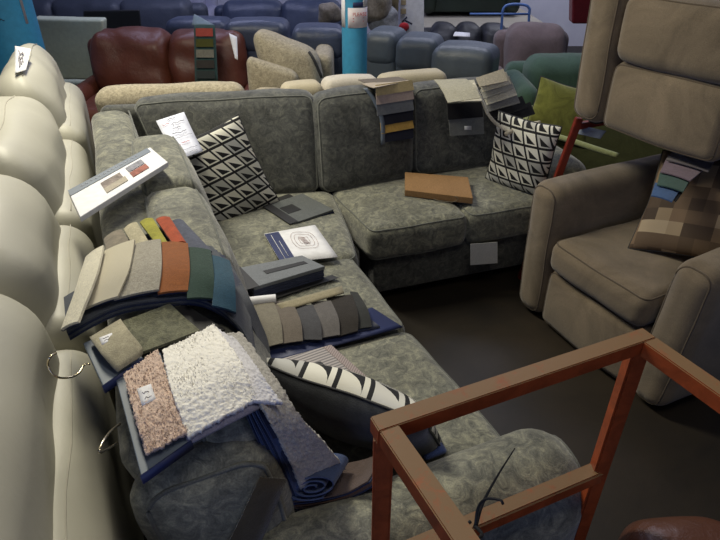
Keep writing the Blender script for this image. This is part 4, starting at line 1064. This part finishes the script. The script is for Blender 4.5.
# navy / steel recliners
GN = 'navy leather recliners in the middle row'
reclback('recliner', 'navy leather recliner behind the beige patterned loveseat', (-1.10, 5.0), (-.60, 5.0), .93, M['navy'], GN)
reclback('recliner', 'navy leather recliner just left of the round teal column', (-.52, 4.7), (-.12, 4.72), .93, M['navy'], GN)
reclback('recliner', 'navy leather recliner behind the sample card on the oxblood sofa', (-1.75, 5.55), (-1.2, 5.5), .86, M['navy'], GN)
GS = 'steel blue leather recliners right of the column'
reclback('recliner', 'steel blue recliner nearest the teal column', (.03, 4.62), (.26, 4.52), .93, M['steel'], GS)
reclback('recliner', 'middle of the three steel blue recliners right of the column', (.255, 4.42), (.54, 4.32), .92, M['steel'], GS)
reclback('recliner', 'rightmost of the three steel blue recliners, its side wing towards the trolley', (.50, 4.22), (.88, 4.05), .90, M['steel'], GS)
# sage panel sofa at left
t = thing('sofa', 'pale sage vinyl sofa back behind the far cream recliner', 'sofa', (-2.6, 5.2, 0), 0)
part('backrest', Hex(yb8([(30, 80), (103, 80), (103, 20), (32, 18)], 5.4, 5.55), .025, (0, 0, 0), 8, .004).bm(), M['sage_panel'], t)
part('seat_cushion', Hex(yb8([(30, 95), (103, 95), (103, 82), (30, 82)], 5.56, 6.2), .03, (0, 0, .01), 6, .004).bm(), M['sage_panel'], t)
# stacked dark seating at the back
bgsofa('sofa', 'slate blue leather sofa at the back behind the sage sofa', 'sofa', (-4.3, 6.3), R(0), 2.6, leather('slate_leather', (.07, .08, .11), .45), 3, .86, .9, group='dark leather sofas at the back')
bgsofa('sofa', 'navy leather sofa at the back left of the wooden post', 'sofa', (-1.75, 6.6), R(0), 1.7, M['navy'], 2, .80, .9, group='dark leather sofas at the back')
single('screen', Hex(yb8([(84, 34), (141, 30), (139, 10), (83, 11)], 6.15, 6.19), .012, (0, 0, 0), 6, 0).bm(), M['blackboard'], 'flat black panel leaning above the oxblood sofa at the back', 'panel')
bgsofa('sofa', 'lavender white sofa along the rear wall at the top left', 'sofa', (-4.6, 7.75), 0, 2.7, plain('lavender_fabric', (.42, .42, .55), .8), 3, .80, .9)
bgsofa('sofa', 'black leather sofa at the back between the steel recliners and the blue trolley', 'sofa', (.55, 5.9), R(-2), 1.15, M['black_leather'], 3, .66, .9, group='dark leather sofas at the back')
t = bgsofa('sofa', 'dark green leather sofa at the top behind the black leather sofa', 'sofa', (.75, 7.65), 0, 1.2, M['green_dark'], 2, .95, .9, group='dark leather sofas at the back', z=.58)
single('plinth', box((1.4, 7.7, 0), 1.5, 1.5, .58, 0, .006), plain('pale_board', (.36, .33, .27), .7), 'pale board plinth under the dark green leather sofa at the back', 'plinth', smooth=False)
single('wooden_post', box((atY(394, 15, 5.8).x, 5.8, 0), .075, .075, 3.0, 0, .004), M['wood'], 'pale wooden post beside the white paper notices', 'post')
t = thing('notice_board', 'white notice boards with papers right of the wooden post', 'board', tuple(atY(412, 40, 6.0) * V((1, 1, 0))))
part('board', Hex(yb8([(400, 42), (424, 42), (424, -4), (400, -4)], 5.86, 5.90), .004, (0, 0, 0), 4, 0).bm(), M['white'], t)
for (x, y) in ((403, 2), (403, 11)): part('paper', Hex(yb8([(x - 2, y + 3), (x + 3, y + 3), (x + 3, y - 2), (x - 2, y - 2)], 5.84, 5.855), .001, (0, 0, 0), 3, 0).bm(), M['wood'], t)
part('mark', tube(catmull([atY(402, 22, 5.84), atY(407, 17, 5.84), atY(405, 20, 5.84), atY(412, 24, 5.84)], 8), .008, n=5), M['ink'], t)
bm = bmesh.new(); bmesh.ops.create_uvsphere(bm, u_segments=20, v_segments=12, radius=.042)
bmesh.ops.scale(bm, vec=(1.1, .6, .9), verts=bm.verts); bmesh.ops.translate(bm, vec=atY(404, 27, 5.4), verts=bm.verts)
single('red_reel', bm, sw('scarlet', (.40, .02, .03)), 'small round red reel beside the white notice boards', 'reel')
# bags near the post
for k, (x, y, s_, c_) in enumerate(((376, 8, .10, (.20, .17, .13)), (383, 20, .09, (.24, .25, .27)), (330, 14, .07, (.22, .19, .16)))):
    cpt = atY(x, y, 5.6)
    h = Hex([cpt + V((dx * s_ * 1.2, dy * s_, dz_ * s_)) for dz_ in (-1, 1) for dx, dy in ((-1, -1), (1, -1), (1, 1), (-1, 1))], s_ * .6, (.02, .02, .02), 8, .03, 9, k)
    single('bundled_cover', h.bm(), sw('bundle%d' % k, c_, var=.3), ['brown bundled fabric above the column notice, at its right', 'grey bundled fabric just right of the column notice', 'small brown bundle left of the column notice'][k], 'bundle', 'fabric bundles by the wooden post')
pp = atY(462, 34, 5.2)
single('paper_sheet', strip([atY(453, 36, 4.6), atY(455, 32, 4.7)], [atY(470, 37, 4.6), atY(470, 33, 4.7)], .004, 4, 3), M['white'], 'white paper lying on top of the steel blue recliners', 'paper')
# blue trolley
t = thing('trolley', 'blue tubular steel trolley handle behind the steel blue recliners', 'trolley', tuple(atY(515, 60, 5.75) * V((1, 1, 0))))
hp = [atY(498, 78, 5.75), atY(502, 20, 5.75), atY(503, 10, 5.75), atY(508, 5, 5.75), atY(522, 4.5, 5.75), atY(529, 8, 5.75), atY(529, 18, 5.75), atY(525, 78, 5.75)]
part('handle', tube(catmull(hp, 50), .012, n=8), M['bluepaint'], t)
part('cross_bar', tube([atY(470, 14, 5.75), atY(529, 14, 5.75)], .010, n=8), M['bluepaint'], t)
h0 = atY(498, 78, 5.75); part('platform', box((h0.x + .15, 5.72, .08), .45, .2, .05), M['bluepaint'], t)
# mauve armchair, green armchair
bgsofa('armchair', 'mauve brown fabric armchair against the white wall', 'armchair', (1.18, 4.85), 0, .72, M['mauve'], 1, .84, .75, .12, .50, group='armchairs behind the right end')
bgsofa('armchair', 'bottle green fabric armchair left of the raised taupe chair', 'armchair', (1.10, 4.02), 0, .85, M['green_fab'], 1, .76, .70, .16, .66, group='armchairs behind the right end')
single('upholstered_headboard', Hex(yb8([(572, 24), (592, 24), (592, -20), (573, -20)], 5.2, 5.35), .02, (0, 0, 0), 4, 0).bm(), sw('wine', (.17, .012, .02)), 'dark red upholstered panel beside the raised taupe armchair at the top', 'panel')
# pale green sofa with lime cushion, right behind the velvet sofa arm
t = thing('sofa', 'pale green fabric sofa behind the right arm of the velvet sofa', 'sofa', (1.3, 3.5, 0), 0)
part('backrest', Hex([V(p) for p in ((1.12, 3.66, .05), (2.1, 3.3, .05), (2.15, 3.5, .05), (1.18, 3.86, .05), (1.12, 3.66, .62), (2.1, 3.3, .62), (2.15, 3.5, .62), (1.18, 3.86, .62))], .06, (0, 0, .01), 8, .006).bm(), M['olive_dark'], t)
part('arm', Hex([V(p) for p in ((.98, 3.70, .05), (1.12, 3.66, .05), (1.25, 3.95, .05), (1.08, 4.0, .05), (.98, 3.70, .58), (1.12, 3.66, .58), (1.25, 3.95, .58), (1.08, 4.0, .58))], .07, (.01, .01, .01), 8, .006).bm(), M['pale_green'], t)
part('piping', tube(catmull([at(545, 133, .66), at(572, 141, .64), at(596, 149, .62), at(618, 156, .60)], 20), .016, n=8), M['pale_green'], t)
Qc = [atY(534, 128, 3.55), atY(585, 142, 3.5), atY(590, 98, 3.7), atY(541, 81, 3.75)]
cc = sum(Qc, V()) / 4
scatter(cc, Qc[1] - Qc[0], V((-.1, -1, .35)), .20, .17, .05, M['lime'], M['lime'], 'lime green velvet cushion propped on the pale green sofa', 9)
